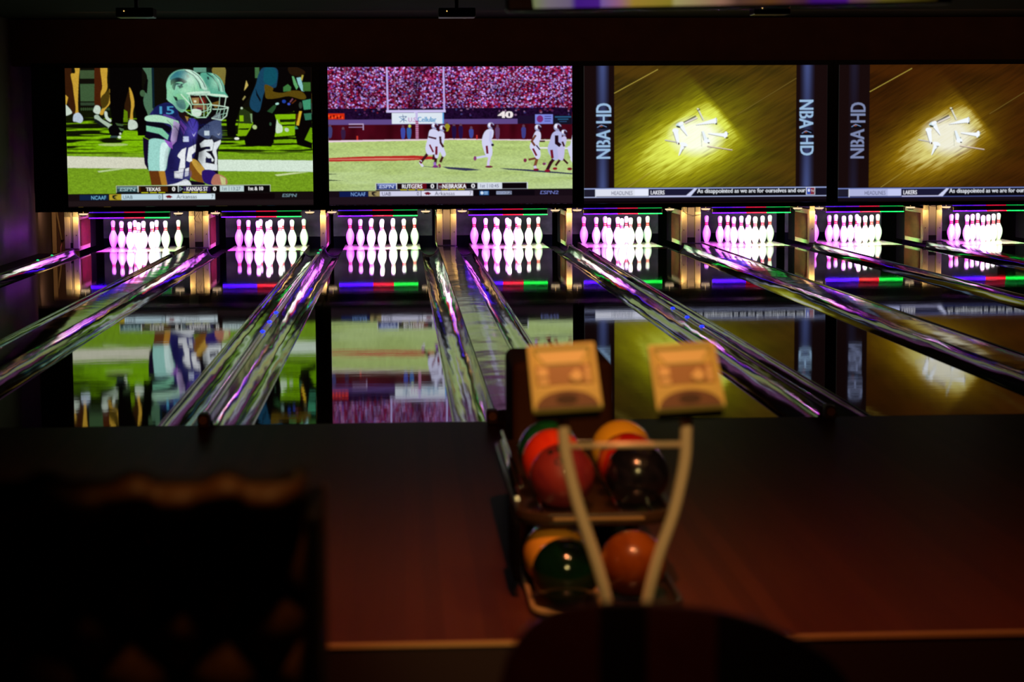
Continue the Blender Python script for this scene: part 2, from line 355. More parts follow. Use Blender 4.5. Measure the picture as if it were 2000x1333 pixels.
for i, x in enumerate(LC):
    t = empty('pin_light_bar', (x, 27.4, 0.46), f'black light bar with coloured lamps above the {lane_ph(i)}', 'light bar', 'light bars above the pins')
    bx('bar_body', -0.59, 0.49, -0.06, 0.08, 0.012, 0.068, m_black, t, 0.006)
    for nm, zz, th, y0 in (('upper_strip', 0.074, 0.010, -0.02), ('lower_strip', 0.0, 0.008, -0.058)):
        m = MB()
        for xa, xb, mi in ((-0.58, -0.30, 0), (-0.30, -0.12, 3), (-0.12, 0.16, 1), (0.16, 0.49, 2)): m.box(xa, xb, y0, y0+0.03, zz, zz+th, mi)
        m.build(nm, [m_ledP, m_ledR, m_ledG, m_ledM] if nm == 'lower_strip' else m_up, t)
    for hx in (-0.4, 0.35): bx('hanger', hx-0.01, hx+0.01, 0.02, 0.04, 0.068, 0.116, m_black, t)
    for sg, side in ((-1, 'left'), (1, 'right')):
        pk = empty('lamp', (x+(-0.665 if sg < 0 else 0.60), 27.42, 0.505), f'round cream lamp at the {side} end of the light bar,  {lane_ph(i)}', 'lamp', 'round lamps beside the light bars')
        m = MB(); m.lathe([(0.0, 0.045), (0.008, 0.060), (0.016, 0.064), (0.020, 0.060)], 24); m.build('lamp_disc', m_puck, pk)
        m = MB(); m.lathe([(-0.018, 0.038), (-0.001, 0.048)], 24); m.build('lens_ring', m_black, pk)
        m = MB(); m.tube([(0, 0, 0.071), (0, 0, 0.018)], 0.006, 6); m.build('bracket', m_strut, pk)
        area_light('pillar_lamp', (x+sg*0.69, 27.20, 0.49), (sg*0.40, 0.9, -0.15), 0.10, 0.03, 0.85, (1.0, 0.60, 0.18), 170)
    area_light('post_violet_fill', (x-0.50, 27.18, 0.16), (-0.9, 0.35, 0.0), 0.3, 0.03, 0.55, (0.40, 0.03, 1.0), 170)  # added violet fill for the posts, not tied to any fixture
    pc = empty('pit_curtain', (x, 29.6, 0), f'dark grey curtain behind the pins of the {lane_ph(i)}', 'curtain', 'pit curtains')
    bx('curtain_sheet', -0.72, 0.72, 0, 0.03, 0.085, 0.75, m_curt, pc)
    bx('rubber_skirt', -0.72, 0.72, 0.01, 0.04, -0.29, 0.084, m_pit, pc)
    mc = MB(); mc.box(-0.735, 0.735, -0.70, 0.5, 0.576, CEIL); pm = mc.build('pinsetter_housing', m_matte, None, loc=(x, 28.0, 0))
    tag(pm, f'black pinsetter above the pins of the {lane_ph(i)}', 'pinsetter', 'pinsetters')

# ------------------------------------------------------------------ pins
PROF = [(0,1.01),(.15,1.09),(.75,1.414),(1.5,1.72),(2.25,1.953),(3.375,2.255),(4.5,2.383),(5.2,2.35),(5.875,2.282),(6.6,2.09),(7.25,1.851),(8,1.51),(8.625,1.236),(9.375,.982),(9.6,.95),(10.2,.90),(10.35,.902),(11.15,.955),(11.75,1.047),(12.625,1.203),(13.5,1.273),(14.1,1.20),(14.6,.97),(14.88,.62),(15,.12)]
mats = [1 if (9.3 <= PROF[j][0] < 10.15 or 10.3 <= PROF[j][0] < 11) else 0 for j in range(len(PROF)-1)]
m = MB(); m.lathe([(z*0.0254, r*0.0254) for z, r in PROF], 28, mats=mats)
m.m[-2] = 0; m.m[-1] = 0
pin0 = m.build('bowling_pin', [m_pin, m_pinr])
POS = [(0, 0, 'head pin at the front of the rack'), (-1, 1, 'left pin of the two in the second row'), (1, 1, 'right pin of the two in the second row'),
       (-2, 2, 'left pin of the three in the third row'), (0, 2, 'middle pin of the three in the third row'), (2, 2, 'right pin of the three in the third row'),
       (-3, 3, 'leftmost pin of the back row'), (-1, 3, 'second pin from left in the back row'), (1, 3, 'third pin from left in the back row'), (3, 3, 'rightmost pin of the back row')]
first = True
for i, x in enumerate(LC):
    for a, r, ph in POS:
        o = pin0 if first else pin0.copy()
        if not first: COL.objects.link(o)
        first = False
        o.location = (x+a*0.1524, PINS-0.792+r*0.264, 0.0); o.rotation_euler.z = random.uniform(0, 6)
        tag(o, f'{ph}, {lane_ph(i)}', 'bowling pin', f'bowling pins on the {lane_ph(i)}')
# ------------------------------------------------------------------ projected pictures
def lin(c_): 
    c_ = np.asarray(c_, float)/255.0
    return np.where(c_ <= 0.04045, c_/12.92, ((c_+0.055)/1.055)**2.4)
_glyph = {}
def glyph_tris(txt):
    if txt in _glyph: return _glyph[txt]
    cu = bpy.data.curves.new('t', 'FONT'); cu.body = txt; cu.resolution_u = 3; cu.offset = 0.0
    ob = bpy.data.objects.new('t', cu); COL.objects.link(ob)
    dg = bpy.context.evaluated_depsgraph_get(); me = bpy.data.meshes.new_from_object(ob.evaluated_get(dg)); me.calc_loop_triangles()
    v = np.array([p.co[:2] for p in me.vertices]); tr = np.array([t_.vertices[:] for t_ in me.loop_triangles])
    COL.objects.unlink(ob); bpy.data.objects.remove(ob); bpy.data.curves.remove(cu); bpy.data.meshes.remove(me)
    _glyph[txt] = (v, tr); return v, tr
class Canvas:
    """a picture in the screen's own coordinates; k raster cells per unit"""
    def __init__(s, x0, y0, x1, y1, k=2.5):
        s.x0, s.y0, s.x1, s.y1, s.k = x0, y0, x1, y1, k
        s.W, s.H = int(round((x1-x0)*k)), int(round((y1-y0)*k))
        s.a = np.zeros((s.H, s.W, 3)); s.yy, s.xx = np.mgrid[0:s.H, 0:s.W]
        s.X = s.xx/k+x0; s.Y = s.yy/k+y0; s.T = lambda x, y: (x, y)
    def tf(s, ox, oy, sc, dx=0, dy=0): s.T = lambda x, y: (ox+x/sc+dx, oy+y/sc+dy)
    def mask(s, pts, conv=True):
        P = np.array([s.T(*p) for p in pts]) if conv else np.array(pts)
        px = (P[:, 0]-s.x0)*s.k; py = (P[:, 1]-s.y0)*s.k
        xa, xb = max(0, int(px.min())-1), min(s.W, int(px.max())+2); ya, yb = max(0, int(py.min())-1), min(s.H, int(py.max())+2)
        if xb <= xa or yb <= ya: return None
        xx = s.xx[ya:yb, xa:xb]+0.5; yy = s.yy[ya:yb, xa:xb]+0.5; ins = np.zeros(xx.shape, bool); n = len(px)
        for i in range(n):
            j = i-1
            if py[i] == py[j]: continue
            cnd = (py[i] > yy) != (py[j] > yy)
            ins ^= cnd & (xx < (px[j]-px[i])*(yy-py[i])/(py[j]-py[i])+px[i])
        return ins, slice(ya, yb), slice(xa, xb)
    def poly(s, pts, col, al=1.0, smooth=False, conv=True):
        if smooth: pts = spline(pts)
        r = s.mask(pts, conv)
        if r is None: return
        ins, sy, sx = r; sub = s.a[sy, sx]; c_ = lin(col); sub[ins] = sub[ins]*(1-al)+c_*al
    def soft(s, cx, cy, rx, ry, col, al, rot=0.0, within=None):
        # smooth spot of colour, optionally kept inside an outline
        P = s.T(cx, cy); Q = s.T(cx+rx, cy+ry); RX, RY = abs(Q[0]-P[0]), abs(Q[1]-P[1]); ca, sa = math.cos(rot), math.sin(rot)
        U, V = s.X-P[0], s.Y-P[1]; g = al*np.exp(-(((U*ca+V*sa)/RX)**2+((-U*sa+V*ca)/RY)**2))
        if within is not None:
            r = s.mask(spline(within)); k_ = np.zeros_like(g); k_[r[1], r[2]] = r[0]; g = g*k_
        s.a[:] = s.a*(1-g[..., None])+lin(col)*g[..., None]
    def rect(s, x0, y0, x1, y1, col, al=1.0): s.poly([(x0, y0), (x1, y0), (x1, y1), (x0, y1)], col, al)
    def ell(s, cx, cy, rx, ry, col, al=1.0, rot=0):
        ca, sa = math.cos(rot), math.sin(rot)
        s.poly([(cx+rx*math.cos(t_)*ca-ry*math.sin(t_)*sa, cy+rx*math.cos(t_)*sa+ry*math.sin(t_)*ca) for t_ in [k*math.pi/10 for k in range(20)]], col, al)
    def line(s, pts, w_, col, al=1.0):
        for (xa, ya), (xb, yb) in zip(pts[:-1], pts[1:]):
            dx, dy = xb-xa, yb-ya; L = math.hypot(dx, dy) or 1; nx, ny = -dy/L*w_/2, dx/L*w_/2; ex, ey = dx/L*w_*0.2, dy/L*w_*0.2
            s.poly([(xa+nx-ex, ya+ny-ey), (xb+nx+ex, yb+ny+ey), (xb-nx+ex, yb-ny+ey), (xa-nx-ex, ya-ny-ey)], col, al)
    def text(s, txt, x0, y0, x1, y1, col, rot=0, bold=0.0, al=1.0, slant=0):
        """string stretched to fill a box; rot 0, 90 (reads upward) or -90 (reads downward)"""
        v, tr = glyph_tris(txt); mn, mx = v.min(0), v.max(0); u = (v-mn)/(mx-mn)
        if rot == 0: P = np.stack([x0+(x1-x0)*u[:, 0]+slant*u[:, 1], y1-(y1-y0)*u[:, 1]], 1)
        elif rot == 90: P = np.stack([x0+(x1-x0)*(1-u[:, 1]), y1-(y1-y0)*u[:, 0]], 1)
        else: P = np.stack([x0+(x1-x0)*u[:, 1], y0+(y1-y0)*u[:, 0]], 1)
        for db in ([0] if not bold else [-bold, 0, bold]):
            for t_ in tr: s.poly([(P[i][0]+(db if rot == 0 else 0), P[i][1]+(db if rot else 0)) for i in t_], col, al)
    def noise(s, sx, sy, seed, ang=0.0):
        """value noise with cell sizes sx, sy (screen units)"""
        r = np.random.RandomState(seed); ca, sa = math.cos(ang), math.sin(ang)
        U = ((s.X-s.x0)*ca+(s.Y-s.y0)*sa)/sx+200; V = (-(s.X-s.x0)*sa+(s.Y-s.y0)*ca)/sy+400
        t = r.rand(1024, 1024); iu, iv = np.floor(U).astype(int), np.floor(V).astype(int); fu, fv = U-iu, V-iv
        fu = fu*fu*(3-2*fu); fv = fv*fv*(3-2*fv); g = lambda a, b: t[b % 1024, a % 1024]
        return (g(iu, iv)*(1-fu)+g(iu+1, iv)*fu)*(1-fv)+(g(iu, iv+1)*(1-fu)+g(iu+1, iv+1)*fu)*fv
    def out(s):
        a = s.a
        for ax in (0, 1):                     # slight softness of a projected picture
            for _ in range(4): a = 0.25*np.roll(a, 1, ax)+0.5*a+0.25*np.roll(a, -1, ax)
        H, W = s.H//2*2, s.W//2*2
        return a[:H, :W].reshape(H//2, 2, W//2, 2, 3).mean((1, 3))
def spline(pts, n=5):
    r = []; N = len(pts)
    for i in range(N):
        p0, p1, p2, p3 = pts[i-1], pts[i], pts[(i+1) % N], pts[(i+2) % N]
        for k in range(n):
            t_ = k/n
            r.append(tuple(0.5*((2*p1[d])+(-p0[d]+p2[d])*t_+(2*p0[d]-5*p1[d]+4*p2[d]-p3[d])*t_*t_+(-p0[d]+3*p1[d]-3*p2[d]+p3[d])*t_**3) for d in (0, 1)))
    return r
def mix(a, b, t_): return a*(1-t_[..., None])+b*t_[..., None]
def C(*c_): return lin(c_)

def ticker(cv, x0, mx, blue):
    """the score strips common to the two football pictures; x0 = left edge of the NCAAF strip"""
def football_bars(cv, o, home, away, rank, clock, last, second):
    # o = (x of score bar left, y top) in photo units
    x, y = o; R = cv.rect; cv.T = lambda a, b: (a, b)
    # scoreboard bar
    W_ = 305 if not second else 298
    R(x-1.5, y-1, x+W_+1, y+12.5, (215, 225, 210)); R(x, y, x+W_, y+12, (18, 8, 8))
    R(x+1.5, y, x+41, y+11, (70, 105, 110) if not second else (90, 110, 170)); R(x+1.5, y+5, x+41, y+11, (35, 60, 70) if not second else (45, 60, 120)); R(x+41, y, x+43, y+11, (220, 230, 225))
    cv.text('ESPN', x+6, y+2.5, x+37, y+8.6, (200, 225, 225), bold=0.3, slant=1.5); R(x+6, y+5.0, x+38, y+5.6, (70, 105, 110))
    R(x+44, y, x+96, y+11, (75, 42, 8) if not second else (120, 12, 20)); R(x+44, y+6, x+88, y+11, (30, 14, 6) if not second else (40, 4, 8)); R(x+96, y, x+118, y+11, (14, 5, 5))
    return R

def screen_one():
    cv = Canvas(127, 133, 611, 405)
    X, Y = cv.X, cv.Y
    n1 = cv.noise(45, 2.2, 1); n2 = cv.noise(5, 1.6, 2); n3 = cv.noise(110, 5, 3); n4 = cv.noise(2.2, 1.6, 4)
    # field
    bright = C(118, 172, 8); dark = C(14, 18, 3)
    shade = np.clip((n1*0.55+n3*0.45-0.52)*9+(Y-262)/26.0, 0, 1)
    top = mix(dark, bright, shade)*(0.75+0.5*n2)[..., None]
    low = C(112, 150, 28)*(0.70+0.35*n4+0.25*n2)[..., None]
    a = mix(top, low, np.clip((Y-296)/10, 0, 1)); cv.a[:] = a
    cv.tf(60, 110, 3.4172)
    # dark background above the field
    cv.rect(200, 60, 1960, 345, (14, 12, 6)); cv.rect(330, 95, 435, 150, (58, 78, 48)); cv.rect(330, 185, 435, 300, (58, 84, 52)); cv.rect(330, 308, 435, 328, (45, 62, 42))
    for k in range(14): cv.ell(335+k*14, 352, 6, 10, (50, 70, 40))
    # white side line
    for yy, al in ((0, 1),):
        cv.poly([(200, 664), (760, 678), (760, 752), (200, 742)], (205, 205, 185)); cv.poly([(1230, 694), (1960, 706), (1960, 782), (1230, 770)], (205, 222, 205))
    cv.poly([(430, 765), (560, 750), (640, 748), (560, 760), (440, 775)], (175, 195, 140)); cv.poly([(1620, 798), (1750, 784), (1850, 784), (1740, 796), (1640, 808)], (190, 205, 150))
    cv.ell(540, 590, 100, 9, (165, 190, 110)); 
    # walking legs in the background (traced in a closer frame)
    cv.tf(120, 130, 7.84)
    SK, SKD, SH = (190, 150, 50), (60, 26, 8), (190, 205, 190)
    cv.poly([(40, 0), (150, 0), (165, 100), (215, 400), (220, 700), (150, 715), (90, 560), (60, 420), (40, 300)], (50, 24, 8), smooth=True)
    cv.poly([(215, 0), (285, 0), (270, 180), (255, 400), (245, 620), (250, 740), (195, 745), (210, 640), (185, 400), (175, 280), (150, 120), (215, 100)], SK, smooth=True)
    cv.poly([(45, 420), (100, 470), (70, 580), (48, 600)], SK); cv.poly([(50, 590), (90, 610), (150, 690), (130, 725), (45, 740)], SH, smooth=True)
    cv.poly([(180, 735), (250, 705), (300, 750), (318, 810), (280, 860), (215, 845), (165, 830)], (175, 190, 205), smooth=True)
    cv.poly([(520, 0), (610, 0), (620, 330), (600, 600), (505, 600), (505, 300)], (66, 28, 8), smooth=True)
    cv.poly([(605, 0), (705, 0), (700, 200), (700, 340), (640, 440), (600, 520), (600, 400), (625, 300)], SK, smooth=True)
    cv.poly([(735, 350), (770, 400), (740, 560), (660, 660), (620, 740), (575, 720), (620, 640), (690, 570), (715, 480)], SK, smooth=True)
    cv.poly([(600, 480), (700, 380), (735, 350), (715, 560), (620, 640)], (70, 55, 12), smooth=True)
    cv.poly([(510, 600), (570, 605), (590, 660), (560, 730), (480, 690)], SH, smooth=True)
    cv.poly([(490, 760), (545, 740), (600, 800), (700, 860), (770, 910), (700, 945), (600, 900), (520, 840)], (160, 180, 160), smooth=True)
    cv.poly([(500, 800), (560, 830), (640, 890), (700, 935), (660, 940), (560, 890), (490, 830)], (16, 22, 22), smooth=True)
    cv.poly([(650, 690), (690, 700), (700, 770), (750, 820), (730, 850), (660, 790)], SH, smooth=True)
    cv.poly([(745, 0), (1240, 0), (1230, 300), (1290, 560), (1310, 820), (1275, 1060), (1150, 1060), (1140, 800), (1090, 560), (1035, 320), (960, 560), (940, 780), (925, 880), (760, 900), (735, 500)], (5, 3, 3))
    cv.poly([(960, 590), (1030, 360), (1045, 420), (1045, 700), (1010, 850), (950, 850)], (44, 24, 8)); cv.poly([(1040, 320), (1090, 430), (1110, 580), (1085, 700), (1080, 840), (1035, 840), (1060, 600), (1045, 450)], SK, smooth=True)
    cv.poly([(950, 660), (1000, 690), (1005, 850), (935, 850)], (100, 140, 8), 0.8)
    cv.poly([(1020, 830), (1085, 820), (1140, 860), (1150, 930), (1090, 965), (1010, 955)], SH, smooth=True)
    cv.poly([(700, 950), (800, 880), (900, 900), (940, 960), (880, 1060), (760, 1080)], (6, 4, 6), smooth=True)
    cv.poly([(810, 865), (940, 890), (920, 915), (840, 905)], (60, 84, 50)); cv.poly([(860, 935), (940, 960), (935, 985), (890, 985)], (80, 110, 70))
    cv.rect(725, 1062, 840, 1090, (50, 70, 70)); cv.ell(868, 1082, 26, 20, (210, 225, 205)); cv.ell(884, 1030, 16, 18, (190, 205, 180))
    cv.poly([(1250, 20), (1400, 20), (1400, 640), (1330, 760), (1300, 700), (1250, 520), (1320, 180)], (72, 108, 82), smooth=True)
    cv.poly([(1310, 180), (1330, 210), (1310, 420), (1240, 380)], (8, 6, 6)); cv.ell(1240, 415, 40, 50, (62, 92, 62)); cv.poly([(1385, 20), (1420, 20), (1420, 650), (1385, 640)], (10, 30, 40))
    # crouching photographer and dark figures on the right
    cv.tf(440, 130, 7.84)
    cv.poly([(0, 0), (480, 0), (470, 260), (430, 400), (240, 640), (180, 780), (150, 900), (160, 1090), (20, 1080), (0, 640)], (6, 4, 3))
    cv.rect(465, 20, 530, 190, (62, 104, 62)); cv.poly([(330, 225), (358, 300), (330, 340), (292, 385)], (190, 170, 90)); cv.poly([(300, 460), (318, 475), (275, 530), (262, 515)], (150, 140, 80))
    cv.poly([(240, 630), (400, 730), (410, 900), (360, 960), (180, 960), (215, 700)], (36, 50, 18)); cv.rect(215, 760, 275, 850, (128, 175, 10)); cv.poly([(200, 880), (410, 890), (340, 1070), (180, 1080)], (118, 165, 8)); cv.poly([(200, 960), (370, 955), (340, 985), (190, 980)], (16, 24, 4)); cv.poly([(378, 735), (410, 735), (410, 880), (392, 860)], (120, 150, 105)); cv.ell(250, 650, 18, 18, (180, 200, 170))
    cv.poly([(800, 0), (1330, 0), (1330, 1280), (1100, 1220), (1060, 1000), (1060, 700), (820, 760), (760, 1100), (700, 1240), (300, 1230), (280, 1120), (420, 900), (420, 700), (520, 560), (640, 400), (800, 300)], (7, 4, 4))
    cv.poly([(760, 750), (1080, 745), (1060, 1070), (750, 1090), (800, 900)], (122, 176, 8)); cv.poly([(830, 825), (1075, 820), (1070, 865), (840, 870)], (18, 26, 4)); cv.poly([(860, 905), (1070, 900), (1065, 925), (870, 930)], (22, 30, 5)); cv.poly([(740, 1140), (1030, 1130), (1010, 1190), (740, 1190)], (110, 160, 8))
    cv.poly([(1310, 950), (1330, 960), (1330, 1190), (1215, 1140)], (100, 150, 8))
    cv.poly([(790, 830), (815, 880), (870, 930), (870, 1010), (810, 1035), (770, 1010)], (195, 215, 190), smooth=True); cv.ell(940, 985, 34, 28, (185, 200, 180), 1, 0.5)
    cv.poly([(1140, 700), (1180, 700), (1150, 830), (1130, 920), (1090, 915), (1100, 830)], (200, 165, 40)); cv.poly([(1090, 745), (1130, 740), (1110, 840), (1080, 900)], (70, 30, 6)); cv.poly([(1060, 950), (1090, 925), (1120, 970), (1065, 975)], (70, 130, 95))
    cv.poly([(600, 30), (760, 30), (820, 90), (805, 260), (770, 340), (640, 320), (600, 420), (580, 480), (520, 700), (420, 680), (375, 600), (400, 470), (480, 280), (520, 130)], (22, 62, 88), smooth=True)
    cv.poly([(620, 40), (740, 35), (805, 110), (790, 250), (700, 300), (600, 240)], (14, 78, 92), 0.8, smooth=True); cv.poly([(470, 340), (500, 430), (550, 520), (540, 560), (480, 450)], (8, 10, 16))
    cv.poly([(615, 290), (740, 340), (740, 395), (880, 420), (1020, 385), (1180, 400), (1250, 490), (1180, 520), (980, 470), (800, 500), (640, 505), (615, 420)], (84, 66, 12), smooth=True)
    cv.poly([(980, 30), (1120, 30), (1240, 100), (1180, 170), (1080, 160), (1000, 120)], (34, 20, 8), smooth=True)
    cv.poly([(900, 330), (970, 285), (1020, 330), (1010, 390), (900, 400)], (58, 112, 58)); cv.poly([(1035, 165), (1065, 170), (1130, 330), (1100, 370), (1060, 290)], (90, 160, 100)); cv.poly([(1105, 190), (1170, 180), (1220, 400), (1180, 390), (1130, 290)], (135, 190, 190)); cv.poly([(1190, 145), (1215, 150), (1190, 240), (1170, 200)], (170, 160, 60)); cv.rect(1200, 260, 1318, 395, (56, 100, 44))
    cv.ell(905, 550, 30, 26, (30, 60, 150)); cv.ell(980, 590, 22, 18, (60, 80, 190)); cv.line([(1040, 510), (1000, 560)], 18, (120, 70, 90)); cv.line([(1090, 530), (1030, 580)], 16, (90, 40, 14)); cv.ell(800, 585, 28, 16, (170, 220, 210), 1, -0.2)
    cv.poly([(640, 700), (740, 610), (790, 600), (770, 660), (720, 730)], (36, 72, 40)); cv.ell(1160, 610, 26, 50, (50, 60, 50)); cv.poly([(1190, 540), (1320, 515), (1320, 670), (1210, 680)], (60, 140, 105)); cv.poly([(1210, 740), (1325, 730), (1325, 830), (1230, 840)], (48, 110, 82))
    cv.ell(445, 940, 36, 32, (170, 190, 130), 1, 0.6); cv.ell(165, 1115, 38, 20, (225, 230, 215)); cv.ell(690, 895, 16, 26, (52, 84, 60))
    cv.tf(60, 110, 3.4172)
    cv.rect(1090, 75, 1175, 112, (90, 140, 120)); cv.poly([(1220, 80), (1300, 80), (1300, 160), (1290, 200), (1245, 150), (1220, 130)], (120, 110, 50), smooth=True)
    # second player (behind)
    cv.tf(300, 130, 5.331)
    J, JD, W_ = (34, 32, 92), (14, 8, 40), (205, 215, 210)
    cv.poly([(440, 560), (560, 530), (640, 520), (695, 560), (700, 660), (690, 780), (660, 900), (655, 1090), (640, 1130), (460, 1130), (400, 1000), (380, 820), (420, 640)], (16, 10, 26), smooth=True)
    cv.poly([(590, 580), (690, 560), (700, 640), (695, 760), (600, 720), (560, 760), (450, 700), (500, 640)], (62, 74, 108), smooth=True)
    cv.poly([(470, 810), (520, 770), (600, 765), (615, 800), (600, 880), (530, 890), (575, 920), (615, 980), (600, 1000), (530, 940), (540, 1010), (650, 1030), (650, 1090), (520, 1080), (450, 980), (460, 900), (530, 870), (530, 840), (480, 850)], (215, 222, 225))
    cv.poly([(620, 800), (690, 770), (690, 800), (640, 880), (650, 960), (640, 1085), (618, 1080), (625, 960), (600, 900)], (215, 222, 225)); cv.rect(530, 840, 580, 868, (18, 14, 50)); cv.rect(525, 960, 590, 1010, (26, 24, 60))
    cv.rect(520, 675, 572, 725, (190, 205, 215)); cv.poly([(650, 700), (668, 715), (692, 690), (668, 725)], (220, 225, 230))
    # second helmet
    HG, HL, HD = (122, 192, 156), (196, 226, 204), (38, 92, 84)
    cv.poly([(490, 85), (560, 72), (640, 85), (700, 130), (735, 200), (745, 270), (775, 320), (740, 330), (590, 310), (560, 250), (540, 180)], (86, 166, 140), smooth=True)
    cv.poly([(600, 80), (650, 95), (700, 150), (730, 220), (735, 265), (700, 265), (690, 190), (650, 120)], (150, 205, 180), smooth=True)
    cv.line([(560, 78), (620, 120), (670, 190), (685, 262)], 11, (18, 30, 40)); cv.line([(630, 85), (690, 140), (722, 215), (728, 262)], 8, (18, 30, 40)); cv.ell(572, 128, 11, 17, (10, 20, 24), 1, -0.4)
    cv.poly([(575, 320), (745, 325), (740, 430), (690, 560), (590, 540), (570, 440)], (12, 8, 8)); cv.poly([(600, 390), (690, 360), (690, 420), (640, 440)], (110, 84, 30))
    cv.poly([(560, 285), (740, 300), (778, 322), (770, 330), (560, 305)], HL)
    for pts, w0 in (([(590, 405), (680, 415), (778, 432)], 9), ([(610, 450), (700, 452), (770, 440)], 8), ([(755, 325), (735, 430)], 7), ([(690, 320), (680, 415), (650, 500)], 6), ([(775, 435), (755, 520), (700, 565), (600, 545)], 9), ([(740, 440), (715, 540)], 6), ([(700, 440), (670, 545)], 6), ([(610, 540), (700, 505), (765, 490)], 5)): cv.line(pts, w0, HL if w0 > 6 else (150, 196, 172))
    cv.poly([(600, 540), (650, 500), (690, 480), (700, 560), (640, 560)], (150, 165, 170), 0.5)
    for k in range(5): cv.line([(455+k*26, 600), (470+k*24, 650)], 5, (14, 18, 70)); 
    cv.line([(450, 625), (520, 610), (585, 625)], 5, (14, 18, 70))
    # front player's body
    cv.poly([(0, 440), (60, 400), (150, 380), (250, 420), (340, 540), (400, 540), (450, 570), (460, 640), (430, 760), (425, 880), (400, 960), (370, 1010), (360, 1170), (330, 1200), (110, 1240), (90, 1100), (0, 900), (-70, 700), (-80, 560)], J, smooth=True)
    cv.poly([(0, 440), (80, 395), (180, 390), (230, 440), (240, 520), (110, 530), (0, 520)], (22, 26, 78), smooth=True)
    cv.poly([(100, 500), (200, 530), (240, 590), (180, 600), (110, 540)], (90, 60, 150), 0.8, smooth=True); cv.poly([(270, 560), (340, 640), (300, 720), (265, 620)], (110, 60, 160), 0.6); cv.poly([(340, 560), (400, 545), (450, 590), (440, 700), (400, 740), (370, 620)], (62, 50, 150), 0.9, smooth=True)
    cv.line([(230, 560), (300, 650), (340, 720)], 9, (12, 10, 46)); cv.line([(330, 580), (400, 680)], 10, (10, 8, 36)); cv.line([(370, 560), (400, 650), (440, 560)], 8, (16, 14, 60))
    cv.poly([(240, 440), (350, 500), (370, 560), (330, 600), (260, 520)], (30, 14, 12)); cv.poly([(320, 520), (360, 530), (345, 580)], (150, 120, 50))
    cv.text('15', 60, 420, 205, 500, (70, 150, 190), bold=3)
    # sleeve stripes (traced in the wide frame)
    cv.tf(60, 110, 3.4172)
    G1 = (120, 190, 155)
    cv.poly([(770, 400), (850, 395), (950, 425), (985, 450), (960, 560), (930, 560), (935, 470), (880, 445), (765, 432)], (170, 215, 185), smooth=True)
    cv.poly([(765, 436), (880, 448), (935, 480), (920, 520), (860, 480), (765, 462)], (10, 8, 20)); cv.poly([(765, 464), (870, 484), (915, 530), (905, 560), (850, 520), (765, 500)], G1)
    cv.poly([(765, 502), (850, 522), (905, 562), (935, 600), (930, 620), (860, 560), (780, 556), (750, 540)], (12, 6, 24)); cv.poly([(950, 430), (990, 455), (965, 570), (935, 600), (925, 560)], (190, 150, 220), 0.8)
    cv.poly([(780, 562), (860, 555), (925, 590), (905, 680), (880, 770), (775, 768), (770, 660)], (150, 205, 195), smooth=True); cv.poly([(860, 590), (912, 605), (885, 760), (850, 765)], (205, 235, 230), smooth=True)
    cv.poly([(740, 540), (780, 560), (770, 700), (775, 770), (748, 720), (740, 620)], (20, 8, 36)); cv.poly([(880, 555), (935, 580), (938, 620), (915, 610)], (150, 90, 190))
    cv.poly([(775, 765), (880, 768), (895, 862), (790, 862)], (96, 50, 16), smooth=False); cv.poly([(840, 768), (882, 768), (897, 862), (858, 862)], (170, 120, 40))
    cv.poly([(1060, 690), (1110, 720), (1150, 760), (1140, 850), (1100, 840), (1050, 800)], (120, 76, 22), smooth=True); cv.poly([(1060, 690), (1100, 700), (1150, 760), (1130, 800), (1080, 740)], (190, 150, 60), smooth=True)
    cv.poly([(1140, 765), (1200, 765), (1230, 800), (1215, 862), (1150, 850), (1130, 800)], (40, 20, 100), smooth=True); cv.poly([(1200, 820), (1230, 790), (1290, 815), (1295, 862), (1200, 862)], (170, 110, 90), smooth=True); cv.poly([(1250, 800), (1290, 820), (1290, 862), (1262, 862)], (190, 190, 130))
    cv.poly([(900, 862), (960, 850), (1020, 825), (1050, 845), (1060, 866), (900, 866)], (215, 220, 225), smooth=True)
    cv.poly([(1045, 830), (1150, 850), (1150, 866), (1060, 866)], (16, 6, 26))
    # jersey number 15
    WH = (225, 228, 232)
    cv.poly([(975, 655), (1000, 625), (1030, 612), (1022, 660), (1018, 750), (1000, 760), (975, 760), (990, 690), (968, 670)], WH); cv.poly([(945, 772), (975, 768), (975, 752), (1010, 755), (1000, 820), (945, 815)], WH)
    cv.poly([(1045, 615), (1095, 590), (1090, 640), (1065, 660), (1068, 700), (1050, 710), (1028, 700)], WH); cv.poly([(1020, 755), (1045, 745), (1040, 800), (1015, 808)], WH)
    cv.rect(1008, 540, 1042, 572, (200, 212, 235)); cv.text('XII', 1012, 545, 1038, 567, (40, 36, 110)); cv.poly([(1070, 515), (1082, 530), (1100, 505), (1082, 540)], (225, 228, 235))
    # front helmet
    cv.tf(300, 130, 5.331)
    cv.poly([(135, 180), (170, 100), (240, 50), (330, 36), (420, 55), (500, 110), (545, 180), (580, 240), (585, 300), (540, 300), (380, 290), (370, 400), (300, 480), (240, 450), (200, 400), (140, 350), (138, 260)], HG, smooth=True)
    cv.poly([(170, 130), (240, 60), (330, 50), (380, 120), (300, 160), (200, 150)], (48, 116, 128), 0.85, smooth=True)
    cv.poly([(240, 290), (320, 300), (360, 380), (320, 470), (260, 440), (220, 350)], (120, 190, 140), 0.9, smooth=True)
    cv.poly([(410, 130), (450, 200), (470, 270), (380, 270), (400, 200)], (140, 205, 160), 0.8, smooth=True); cv.poly([(330, 40), (410, 50), (480, 100), (540, 190), (560, 250), (510, 240), (480, 170), (420, 100)], (190, 226, 205), smooth=True)
    cv.line([(330, 48), (420, 100), (470, 170), (492, 235)], 10, (20, 36, 44)); cv.line([(400, 55), (470, 105), (520, 175), (538, 225)], 7, (30, 50, 56)); cv.line([(300, 55), (380, 120), (420, 200), (430, 265)], 4, (60, 120, 112))
